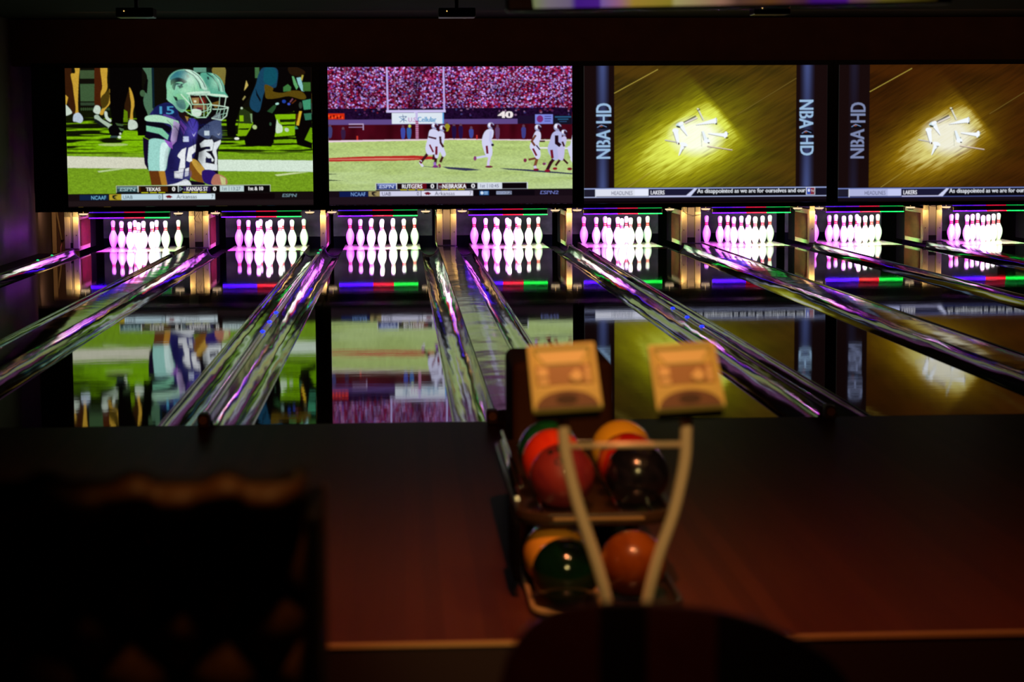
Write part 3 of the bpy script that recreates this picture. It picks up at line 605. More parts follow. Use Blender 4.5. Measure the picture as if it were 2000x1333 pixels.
    cv.poly([(185, 145), (250, 120), (320, 140), (350, 165), (320, 180), (285, 165), (240, 170), (200, 190), (180, 200)], (10, 12, 22), smooth=True)
    cv.poly([(195, 200), (230, 175), (290, 185), (330, 175), (300, 200), (310, 220), (270, 235), (260, 215), (230, 210), (225, 250), (200, 240)], (26, 60, 62), smooth=True); cv.line([(225, 250), (240, 200), (280, 195)], 8, (150, 205, 185)); cv.ell(360, 108, 12, 18, (10, 20, 24), 1, -0.5)
    cv.poly([(200, 310), (240, 325), (252, 365), (225, 360)], (12, 24, 22)); cv.line([(285, 295), (380, 400)], 12, HL); cv.line([(135, 340), (240, 430), (330, 470)], 7, (150, 200, 180)); cv.poly([(230, 370), (310, 350), (330, 440), (270, 440)], (70, 104, 112), 0.7, smooth=True)
    cv.poly([(380, 320), (545, 320), (560, 380), (540, 400), (400, 400)], (58, 26, 16)); cv.poly([(400, 400), (540, 405), (560, 470), (470, 530), (400, 480)], (44, 20, 14)); cv.poly([(395, 335), (470, 330), (470, 395), (410, 395)], (150, 120, 70)); cv.ell(430, 368, 14, 12, (220, 225, 190)); cv.poly([(470, 340), (520, 330), (540, 385), (490, 395)], (120, 30, 24))
    cv.poly([(420, 400), (540, 410), (550, 450), (470, 460), (410, 440)], (130, 96, 60)); cv.poly([(440, 430), (500, 435), (505, 450), (450, 450)], (100, 20, 50)); cv.poly([(400, 450), (490, 462), (480, 520), (410, 520)], (200, 220, 205), smooth=True)
    cv.poly([(355, 275), (560, 262), (590, 285), (560, 305), (380, 302)], HL, smooth=True); cv.line([(380, 298), (560, 292)], 5, (60, 120, 100))
    for pts, w0 in (([(370, 300), (400, 400), (560, 400), (600, 395)], 10), ([(540, 300), (600, 395), (560, 450)], 9), ([(385, 405), (395, 510), (450, 535), (540, 535), (590, 470), (600, 395)], 10), ([(480, 310), (520, 400), (520, 530)], 7), ([(420, 470), (500, 480), (590, 450)], 6), ([(555, 400), (560, 520)], 6), ([(350, 330), (380, 300)], 8), ([(330, 470), (395, 515)], 9)): cv.line(pts, w0, (168, 214, 178))
    cv.rect(296, 732, 354, 788, (200, 212, 235))
    HO = [(135, 180), (170, 100), (240, 50), (330, 36), (420, 55), (500, 110), (545, 180), (580, 240), (480, 265), (380, 290), (340, 420), (300, 480), (240, 450), (200, 400), (140, 350), (138, 260)]
    cv.soft(385, 140, 60, 80, (200, 232, 212), 0.75, -0.5, HO); cv.soft(170, 270, 40, 120, (150, 210, 165), 0.5, 0.2, HO); cv.soft(230, 90, 80, 40, (24, 92, 118), 0.6, -0.4, HO); cv.soft(330, 250, 60, 40, (180, 225, 190), 0.5, 0, HO); cv.soft(270, 420, 70, 50, (50, 90, 100), 0.6, 0.5, HO)
    cv.soft(650, 180, 60, 60, (170, 220, 190), 0.5, 0.5, [(560, 90), (640, 85), (700, 130), (740, 260), (600, 270), (560, 200)]); cv.soft(560, 180, 40, 90, (30, 90, 90), 0.4)
    BO = [(0, 440), (60, 400), (150, 380), (250, 420), (340, 540), (450, 570), (460, 640), (425, 880), (370, 1010), (360, 1170), (110, 1240), (90, 1100), (100, 900), (180, 700)]
    cv.soft(240, 700, 60, 120, (14, 8, 44), 0.7, 0, BO); cv.soft(380, 680, 60, 90, (90, 80, 190), 0.5, 0, BO); cv.soft(160, 1000, 60, 160, (16, 10, 50), 0.6, 0, BO); cv.soft(330, 1130, 70, 40, (90, 90, 150), 0.5, 0, BO)
    for yy in (1060, 1100, 1150, 1190): cv.line([(150, yy), (240, yy+14), (350, yy-4)], 5, (14, 10, 48), 0.7)
    for p_ in ([(210, 620), (300, 760)], [(300, 640), (290, 800)], [(400, 760), (410, 860)], [(130, 560), (210, 640)]): cv.line(p_, 7, (12, 8, 44), 0.7)
    cv.soft(640, 700, 50, 60, (90, 104, 140), 0.5); cv.soft(470, 900, 40, 120, (4, 2, 8), 0.7)
    cv.a *= (0.86+0.28*cv.noise(1.3, 1.3, 77))[..., None]
    # score bars
    cv.T = lambda a_, b_: (a_, b_)
    R = cv.rect
    R(222, 363, 526, 376.5, (200, 212, 190)); R(222.5, 364, 525, 376.5, (12, 6, 6)); R(224, 365, 264, 375.5, (44, 74, 80)); R(224, 365, 264, 369, (96, 130, 132)); R(264, 364, 265.5, 376, (215, 225, 220))
    cv.text('ESPN', 229, 367.2, 258, 373.4, (170, 200, 200), bold=0.3, slant=1.5); R(228, 369.6, 260, 370.2, (44, 74, 80))
    R(266, 365, 323, 375.5, (66, 34, 6)); R(270, 365, 300, 375.5, (28, 12, 6)); cv.text('TEXAS', 280.5, 366.8, 308.5, 374, (240, 240, 235), bold=0.25); cv.text('0', 332, 366.3, 337.5, 374.2, (240, 240, 235), bold=0.3)
    R(343, 364, 344.5, 376, (200, 210, 210)); cv.poly([(346.5, 366), (353, 370), (346.5, 374.5)], (140, 165, 175)); cv.poly([(347.5, 367.8), (351, 370), (347.5, 372.8)], (16, 20, 40)); R(354, 365, 408, 375.5, (34, 20, 66)); cv.text('11', 355.5, 369.5, 359.5, 373, (160, 170, 190)); cv.text('KANSAS ST', 360.5, 366.5, 402, 374.2, (240, 240, 240), bold=0.25)
    R(407, 365, 424, 375.5, (12, 6, 6)); cv.text('0', 412.5, 366.3, 418.5, 374.2, (240, 240, 235), bold=0.3)
    R(426, 364.5, 473, 376, (185, 205, 205)); cv.text('1st', 430.5, 366.8, 439.5, 373.6, (30, 50, 90)); R(443.5, 366, 444.2, 374.6, (70, 90, 120)); cv.text('13:27', 448.5, 366.8, 466.5, 373.8, (30, 50, 90)); R(474, 365, 522, 375.8, (8, 4, 6)); cv.text('1st & 10', 482.5, 366.8, 511, 373.8, (235, 235, 235), bold=0.25)
    R(222, 376.5, 611, 379.5, (10, 8, 8)); 
    for xx in (271, 288, 304.5, 352.5, 369, 386): R(xx, 376.3, xx+13.5, 378, (190, 190, 20))
    R(127, 378.5, 611, 405, (20, 12, 14)); R(127, 378.5, 222, 379.5, (14, 16, 10)); R(127, 393, 611, 405, (30, 20, 22)); R(127, 403, 611, 405, (10, 6, 8)); R(150, 380.5, 206, 391, (14, 30, 60)); cv.text('NCAAF', 172.5, 382.6, 201.5, 390, (120, 190, 220))
    R(208, 380, 313, 391, (180, 205, 215)); R(208, 380, 232, 391, (170, 150, 40)); cv.poly([(214, 382), (220, 380.8), (225, 382), (219, 384), (217, 386.5), (222, 385), (219, 388), (225, 389.5), (218, 389.8), (214, 387)], (16, 24, 20)); cv.text('UAB', 235, 382.2, 253.5, 389.2, (40, 50, 60)); cv.text('0', 304.5, 382.2, 308.6, 389.4, (40, 50, 60)); R(312, 380, 313.3, 391, (20, 20, 24))
    R(313.5, 380, 416, 391, (205, 220, 228)); cv.poly([(318, 385), (321, 383), (326, 382), (330, 384), (332.5, 386), (329, 387), (328, 388.8), (325, 387.4), (322, 388.6), (321, 386.5)], (110, 14, 24)); cv.text('Arkansas', 340, 381.6, 380, 389.2, (40, 50, 60)); cv.text('7', 408.5, 382, 413, 389.2, (40, 50, 60))
    R(416.5, 380, 534, 390.6, (12, 4, 6)); cv.text('ESPN', 549, 381.5, 576, 387.5, (110, 140, 150), bold=0.3, slant=1.5); R(548, 384.2, 578, 384.8, (22, 14, 16))
    return cv

def player(cv, pts_body, legs, helmet, arms=(), shade=(205, 205, 235)):
    for pts, w_, col in legs: cv.line(pts, w_, col)
    cv.poly(pts_body, shade, smooth=True)
    for pts, w_, col in arms: cv.line(pts, w_, col)
    hx, hy, r = helmet; cv.ell(hx, hy, r, r*1.02, (150, 150, 190)); cv.ell(hx-r*0.35, hy-r*0.25, r*0.45, r*0.6, (225, 225, 245)); cv.ell(hx+r*0.25, hy-r*0.1, r*0.4, r*0.55, (70, 20, 50)); cv.ell(hx+r*0.75, hy+r*0.35, r*0.5, r*0.55, (40, 12, 30))

def screen_two():
    cv = Canvas(640, 129, 1117, 403); X, Y = cv.X, cv.Y
    # crowd: jittered blobs
    cs = 3.1; r = np.random.RandomState(5); GX, GY = 170, 60; jx, jy = r.rand(GY, GX), r.rand(GY, GX)
    pal = np.array([C(150, 30, 60), C(110, 12, 36), C(205, 180, 215), C(60, 8, 30), C(170, 70, 110), C(215, 170, 190), C(130, 90, 160), C(190, 40, 60), C(40, 20, 60), C(150, 130, 190)])
    idx = r.choice(len(pal), (GY, GX), p=[.17, .15, .12, .15, .12, .08, .08, .05, .05, .03]); br = 0.6+0.8*r.rand(GY, GX)
    iu, iv = np.floor((X-640)/cs).astype(int), np.floor((Y-120)/(cs*0.9)).astype(int); best = np.full(X.shape, 1e9); colr = np.zeros(X.shape+(3,)); dd = np.zeros(X.shape)
    for di in (-1, 0, 1):
        for dj in (-1, 0, 1):
            a, b = np.clip(iu+di, 0, GX-1), np.clip(iv+dj, 0, GY-1)
            d = ((X-640)/cs-(iu+di)-jx[b, a])**2+((Y-120)/(cs*0.9)-(iv+dj)-jy[b, a])**2
            m_ = d < best; best = np.where(m_, d, best); colr[m_] = (pal[idx[b, a]]*br[b, a][..., None])[m_]
    big = cv.noise(28, 18, 8); f = np.clip(1.35-best*1.6, 0.1, 1.2)*(0.35+0.85*big)
    cv.a[:] = colr*f[..., None]*np.array([0.80, 0.72, 1.15])
    # aisle shadows
    cv.tf(620, 110, 3.4176)
    cv.poly([(640, 60), (720, 60), (690, 140), (660, 380), (590, 380), (640, 200)], (30, 4, 24), 0.4)
    for k, x_ in enumerate((190, 512, 1078)): cv.line([(x_, 60), (x_+(4 if k else 0), 400)], 6, (120, 90, 110), 0.45)
    n4 = cv.noise(3, 1.4, 14); n5 = cv.noise(60, 6, 15)
    cv.rect(0, 345, 1750, 420, (28, 8, 40)); m_ = (Y > 211) & (Y < 233); cv.a[m_] *= (0.4+1.1*cv.noise(3, 3, 31)[m_])[:, None]
    for k in range(60):
        xx = r.uniform(250, 1700); cv.ell(xx, r.uniform(340, 395), r.uniform(4, 10), r.uniform(4, 9), [(90, 40, 90), (60, 60, 120), (120, 30, 40), (150, 110, 150)][k % 4], 0.7)
    cv.rect(60, 378, 178, 418, (200, 40, 14)); 
    for k in range(9): cv.ell(75+k*11, 395+(k % 3)*6, 5, 8, (90, 10, 10) if k % 2 else (240, 80, 30))
    cv.rect(60, 420, 1330, 455, (92, 70, 130)); cv.rect(1330, 400, 1750, 455, (26, 14, 40)); cv.rect(60, 455, 1750, 560, (66, 6, 20)); m_ = (Y > 243) & (Y < 274); cv.a[m_] *= (0.6+0.7*cv.noise(12, 30, 33)[m_])[:, None]
    # field
    m_ = Y >= 110+560/3.4176; g = C(168, 190, 112)*(0.72+0.38*n4+0.25*n5)[..., None]; g = mix(g, C(190, 205, 190), np.clip((Y-274)/100, 0, 1)*0.35*n5); cv.a[m_] = g[m_]
    cv.poly([(60, 560), (900, 552), (1750, 568), (1750, 574), (900, 560), (60, 572)], (225, 200, 215))
    cv.poly([(60, 678), (300, 668), (640, 664), (760, 672), (760, 690), (600, 698), (60, 702)], (176, 40, 36)); cv.poly([(60, 686), (420, 680), (700, 684), (560, 689), (60, 690)], (210, 130, 110))
    cv.poly([(60, 782), (145, 786), (60, 790)], (70, 80, 60)); cv.poly([(60, 822), (165, 830), (60, 833)], (50, 60, 44))
    cv.poly([(820, 740), (1000, 752), (1090, 766), (980, 770), (860, 756)], (50, 50, 80)); cv.poly([(1200, 752), (1400, 764), (1750, 796), (1750, 804), (1500, 784), (1260, 764)], (40, 40, 76)); cv.poly([(1460, 612), (1750, 620), (1750, 628), (1480, 624)], (220, 220, 225))
    # boards and signs
    cv.rect(1195, 372, 1300, 418, (40, 26, 50)); cv.text('40', 1203, 370, 1296, 414, (235, 225, 225), bold=5)
    cv.rect(1448, 392, 1566, 456, (120, 130, 215)); cv.ell(1480, 422, 22, 24, (120, 40, 110)); cv.rect(1510, 402, 1556, 408, (60, 60, 130)); cv.rect(1510, 418, 1556, 424, (60, 60, 130)); cv.rect(1510, 434, 1550, 440, (60, 60, 130))
    cv.rect(1572, 400, 1695, 460, (20, 18, 34)); cv.rect(1580, 406, 1690, 414, (40, 90, 130)); cv.rect(1600, 422, 1670, 429, (40, 90, 130)); cv.rect(1610, 438, 1660, 444, (40, 70, 110))
    cv.rect(492, 376, 838, 450, (215, 225, 235)); cv.rect(828, 376, 838, 450, (90, 160, 220))
    cv.line([(540, 403), (590, 400)], 4, (60, 90, 140)); cv.line([(565, 388), (572, 440)], 4, (60, 90, 140)); cv.line([(545, 438), (590, 402)], 4, (60, 90, 140)); cv.line([(550, 412), (592, 432)], 4, (60, 90, 140)); cv.line([(540, 403), (568, 425)], 3, (90, 160, 200))
    cv.text('U.S.', 602, 408, 660, 438, (190, 130, 190), bold=1); cv.text('Cellular', 664, 404, 788, 438, (90, 150, 195), bold=1.5)
    cv.line([(640, 376), (655, 376)], 3, (200, 200, 220)); 
    # goal posts
    GP = (180, 165, 225)
    cv.line([(462, 70), (466, 362)], 12, GP); cv.line([(838, 70), (842, 362)], 12, GP); cv.rect(455, 358, 850, 374, (200, 190, 235)); cv.rect(650, 374, 664, 430, (190, 180, 225)); cv.rect(650, 430, 668, 552, (150, 70, 110))
    for k in range(9): cv.rect(650, 440+k*13, 668, 444+k*13, (205, 160, 200))
    cv.rect(205, 446, 305, 454, (170, 150, 190)); cv.rect(205, 468, 305, 474, (140, 110, 150)); cv.rect(298, 446, 305, 490, (170, 150, 190)); cv.rect(256, 530, 266, 558, (190, 50, 40)); cv.rect(1052, 528, 1062, 558, (190, 50, 50))
    # bystanders along the wall
    for x_, y_, h_, cA in ((80, 470, 70, (60, 60, 110)), (168, 490, 60, (50, 26, 60)), (565, 480, 70, (60, 70, 160)), (605, 480, 70, (50, 90, 160)), (858, 460, 40, (160, 150, 30)), (905, 470, 80, (30, 14, 60)), (950, 470, 80, (34, 16, 66)), (1020, 490, 55, (60, 70, 150)), (1195, 480, 75, (90, 60, 100)), (1370, 480, 70, (60, 60, 130))):
        cv.ell(x_, y_-10, 9, 11, (90, 60, 80)); cv.poly([(x_-12, y_), (x_+12, y_), (x_+15, y_+h_*0.5), (x_+8, y_+h_), (x_-8, y_+h_), (x_-14, y_+h_*0.5)], cA, smooth=True)
    cv.ell(610, 465, 9, 11, (190, 200, 90))
    # players
    cv.tf(800, 220, 6.0606)
    SKN, WHT, MR = (60, 20, 26), (212, 208, 232), (110, 12, 34)
    cv.line([(150, 640), (260, 655), (350, 660)], 6, (60, 66, 90))
    def legs2(a, w0=34): return a
    player(cv, [(225, 215), (275, 195), (330, 230), (335, 300), (300, 370), (280, 480), (270, 500), (200, 500), (175, 420), (205, 300)], [([(200, 490), (145, 560), (120, 590)], 34, SKN), ([(275, 490), (265, 560)], 26, SKN), ([(118, 575), (110, 600), (140, 640)], 26, WHT), ([(105, 580), (125, 605)], 20, MR)], (288, 160, 40), [([(215, 290), (300, 310)], 22, (70, 24, 44)), ([(225, 385), (265, 470)], 20, MR)])
    player(cv, [(320, 240), (360, 220), (400, 250), (398, 330), (385, 400), (415, 500), (380, 530), (345, 470), (320, 540), (285, 530), (280, 420), (305, 340)], [([(300, 530), (285, 620)], 34, SKN), ([(390, 500), (350, 590)], 30, SKN), ([(280, 600), (290, 640)], 30, (150, 110, 190)), ([(335, 620), (345, 650)], 26, (130, 60, 70))], (380, 188, 38), [([(350, 290), (355, 360), (385, 410)], 26, SKN), ([(305, 410), (302, 500)], 28, MR)])
    cv.ell(290, 645, 34, 16, (120, 50, 120)); cv.ell(435, 165, 30, 32, (150, 140, 30))
    player(cv, [(880, 230), (930, 200), (980, 215), (975, 290), (945, 350), (965, 420), (960, 520), (910, 540), (880, 500), (845, 380), (850, 300)], [([(930, 520), (850, 530), (775, 545)], 24, (200, 200, 235)), ([(940, 520), (920, 590), (915, 640)], 30, (205, 195, 230))], (950, 160, 40), [([(950, 230), (940, 330), (965, 385)], 26, (190, 190, 230)), ([(900, 405), (908, 490)], 26, MR)])
    cv.ell(760, 550, 18, 28, (130, 60, 110)); cv.ell(925, 652, 46, 14, (110, 40, 60)); cv.ell(970, 390, 18, 16, (30, 10, 40))
    player(cv, [(1470, 250), (1500, 225), (1540, 250), (1540, 340), (1520, 380), (1540, 500), (1520, 560), (1480, 550), (1440, 470), (1410, 420), (1430, 350)], [([(1500, 550), (1400, 570)], 26, (110, 60, 40)), ([(1500, 550), (1470, 650)], 34, (120, 70, 44)), ([(1470, 650), (1480, 680)], 30, (200, 190, 225))], (1510, 188, 40), [([(1480, 280), (1435, 350), (1470, 400)], 26, (110, 60, 40)), ([(1530, 350), (1590, 350)], 18, SKN), ([(1450, 440), (1490, 520)], 24, MR)])
    cv.ell(1355, 578, 20, 24, (120, 40, 70)); cv.ell(1485, 690, 34, 14, (120, 20, 36)); cv.line([(1490, 400), (1530, 450)], 16, (30, 16, 50))
    player(cv, [(1790, 310), (1830, 290), (1850, 330), (1830, 420), (1820, 520), (1800, 580), (1750, 560), (1740, 460), (1760, 380)], [([(1780, 560), (1720, 640)], 28, SKN), ([(1800, 560), (1860, 620)], 24, SKN)], (1820, 248, 36), [([(1800, 360), (1820, 410)], 24, SKN)], (190, 185, 225))
    player(cv, [(1680, 260), (1740, 225), (1790, 260), (1780, 400), (1740, 440), (1750, 560), (1700, 575), (1640, 500), (1625, 430), (1650, 350)], [([(1700, 560), (1660, 610), (1620, 690)], 40, (50, 14, 26)), ([(1600, 620), (1570, 620)], 24, (170, 130, 190))], (1742, 182, 46), [([(1730, 290), (1730, 370), (1770, 400)], 44, (34, 8, 22)), ([(1670, 460), (1680, 550)], 32, MR)], (176, 178, 222))
    cv.ell(1620, 705, 36, 16, (130, 16, 40)); cv.ell(1710, 680, 28, 16, (140, 20, 40)); cv.ell(1580, 622, 20, 16, (120, 50, 90))
    player(cv, [(1925, 250), (1935, 250), (1935, 560), (1900, 560), (1860, 430), (1890, 400), (1910, 320)], [([(1900, 560), (1925, 600)], 24, WHT)], (1935, 200, 14), [])
    cv.ell(1885, 685, 30, 18, (120, 20, 36))
    # score bars
    cv.T = lambda a_, b_: (a_, b_); R = cv.rect
    R(731, 358.5, 1029, 372, (200, 205, 215)); R(732, 359.5, 1027, 371.5, (10, 4, 10)); R(734, 359.5, 771, 370.5, (50, 66, 130)); R(734, 359.5, 771, 364, (110, 125, 180)); R(771, 359, 772.4, 371, (215, 220, 230)); cv.text('ESPN', 738, 362, 765, 368.5, (190, 200, 235), bold=0.3, slant=1.5); R(737, 364.6, 768, 365.2, (60, 76, 140))
    R(773.5, 360, 830, 370.5, (96, 8, 20)); R(773.5, 360, 800, 370.5, (24, 6, 10)); cv.text('RUTGERS', 782.5, 361.4, 821.5, 369.6, (240, 240, 245), bold=0.25); R(830, 360, 849, 370.5, (12, 5, 12)); cv.text('0', 838.5, 361, 844.5, 369.6, (240, 240, 245), bold=0.3)
    R(850.5, 359, 852, 371, (200, 200, 215)); R(853, 360, 908, 370.5, (70, 6, 22)); cv.text('16', 855, 364, 860, 368.6, (180, 180, 195)); cv.text('NEBRASKA', 861.5, 361.2, 907.5, 369.8, (240, 240, 245), bold=0.25); R(910, 360, 929, 370.5, (12, 5, 12)); cv.text('0', 918, 361, 924.5, 369.6, (240, 240, 245), bold=0.3)
    R(930, 359.5, 978, 371.5, (205, 212, 225)); cv.text('1st', 935.5, 362, 944.5, 368.8, (50, 44, 100)); R(949, 361, 949.8, 370, (90, 90, 130)); cv.text('10:45', 953.5, 362, 971.5, 369, (50, 44, 100)); R(978.5, 360, 1026.5, 371, (10, 4, 8))
    R(731, 372, 1117, 374, (8, 6, 10))
    for xx in (779, 795, 812, 859, 875.5, 891.5): R(xx, 371.3, xx+13, 373, (190, 180, 20))
    R(640, 373.5, 1117, 404, (22, 12, 20)); R(640, 386, 1117, 404, (30, 18, 26)); R(640, 400.5, 1117, 404, (8, 5, 8)); R(660, 375, 716, 385.6, (14, 24, 74)); cv.text('NCAAF', 682.5, 376.6, 711, 384, (120, 160, 220))
    R(717, 374.5, 819, 384.8, (200, 200, 225)); R(717, 374.5, 739, 384.8, (150, 135, 90)); cv.poly([(723, 376), (729, 375.2), (734, 376.5), (728, 378.2), (726, 380.5), (731, 379.5), (728, 382), (733, 383.5), (727, 384), (723, 381)], (26, 20, 26)); cv.text('UAB', 743, 376.3, 760.5, 383.4, (56, 56, 76)); cv.text('0', 811, 376, 815, 383.4, (56, 56, 76)); R(819, 374.5, 820, 384.8, (14, 10, 24))
    R(820, 374.5, 921, 384.8, (215, 215, 235)); cv.poly([(825, 379.5), (828, 377.5), (833, 376.5), (837, 378.5), (839.5, 380.5), (836, 381.5), (835, 383.3), (832, 382), (829, 383), (828, 381)], (110, 14, 34)); cv.text('Arkansas', 846, 376, 885, 383.6, (56, 56, 76)); cv.text('7', 914, 376.2, 918, 383.6, (56, 56, 76))
    R(921.5, 374.5, 1042, 385, (10, 5, 12)); R(934, 375.5, 952, 384, (40, 90, 150)); cv.ell(938.5, 379.5, 3, 3.2, (200, 220, 240)); R(943, 377, 950, 379, (150, 190, 230)); R(943, 380.5, 950, 382.3, (150, 190, 230)); R(967, 376.2, 997, 382.6, (150, 160, 190)); R(984, 377, 996.5, 381.8, (40, 50, 90)); cv.text('WATCH', 968, 377.4, 982.5, 381.4, (20, 24, 60)); cv.text('ESPN', 985, 377.4, 995.5, 381.4, (190, 200, 220))
    cv.text('ESPN2', 1053, 376.2, 1088, 382.8, (110, 120, 190), bold=0.3, slant=1.5); R(1052, 379.2, 1090, 379.8, (22, 12, 20))
    return cv

def nails(cv, ox, oy, ang=0):
    """lit pile of screws and nails, coordinates of the closer frame"""
    cv.tf(ox, oy, 11.1)
    W1, D1 = (240, 245, 250), (70, 66, 60)
    def rod(a, b, wa, wb, col=W1, dk=D1, head=0):
        dx, dy = b[0]-a[0], b[1]-a[1]; L = math.hypot(dx, dy); nx, ny = -dy/L, dx/L
        if ny < 0: nx, ny = -nx, -ny
        cv.poly([(a[0]-nx*wa/2, a[1]-ny*wa/2), (b[0]-nx*wb/2, b[1]-ny*wb/2), (b[0]+nx*(wb/2+12), b[1]+ny*(wb/2+12)), (a[0]+nx*(wa/2+12), a[1]+ny*(wa/2+12))], dk, 0.75)
        cv.poly([(a[0]-nx*wa/2, a[1]-ny*wa/2), (b[0]-nx*wb/2, b[1]-ny*wb/2), (b[0]+nx*wb/2, b[1]+ny*wb/2), (a[0]+nx*wa/2, a[1]+ny*wa/2)], col)
    rod((930, 150), (1050, 400), 34, 26, (215, 215, 200)); cv.ell(935, 155, 38, 28, D1); cv.ell(925, 145, 26, 18, (225, 225, 190))
    rod((880, 300), (610, 440), 20, 20, (110, 110, 110)); rod((910, 335), (640, 460), 36, 36, (220, 212, 205)); cv.line([(880, 298), (612, 434)], 8, (40, 40, 44))
    rod((880, 500), (1300, 410), 6, 110); cv.ell(1310, 415, 34, 75, W1, 1, 0.1); cv.ell(1325, 480, 24, 18, (50, 44, 20)); cv.line([(1325, 350), (1335, 470)], 10, (110, 120, 130))
    rod((540, 470), (700, 740), 120, 14); cv.ell(530, 490, 90, 50, (205, 225, 230), 1, -0.4); cv.ell(500, 540, 50, 20, (60, 60, 40), 1, 0.3); cv.ell(560, 470, 60, 40, W1, 1, -0.4)
    rod((440, 620), (500, 920), 110, 50); cv.ell(440, 620, 70, 50, W1); cv.ell(510, 915, 18, 26, (90, 60, 40))
    rod((210, 830), (480, 880), 26, 20, (200, 195, 190)); rod((620, 920), (510, 1180), 110, 14); cv.ell(620, 930, 90, 42, W1, 1, 0.3); cv.line([(620, 985), (670, 985)], 12, (90, 90, 60)); cv.line([(600, 1040), (540, 1160)], 8, (130, 130, 90))
    rod((1030, 640), (1110, 860), 40, 90, (230, 240, 245)); cv.ell(1120, 860, 70, 50, W1); cv.ell(1160, 900, 24, 14, (70, 60, 20)); cv.line([(1000, 700), (1010, 980)], 10, (170, 180, 160)); cv.ell(1145, 800, 12, 18, (150, 170, 170))
    rod((1150, 690), (1500, 730), 22, 80); cv.ell(1530, 725, 40, 78, W1, 1, 0.15); cv.ell(1560, 790, 36, 22, (110, 105, 30)); cv.ell(1580, 700, 14, 24, (120, 120, 110)); cv.ell(1530, 720, 34, 66, W1, 1, 0.15)
    rod((1130, 970), (1680, 1060), 20, 14, (225, 205, 190)); cv.line([(1130, 990), (1660, 1075)], 9, (110, 90, 70))

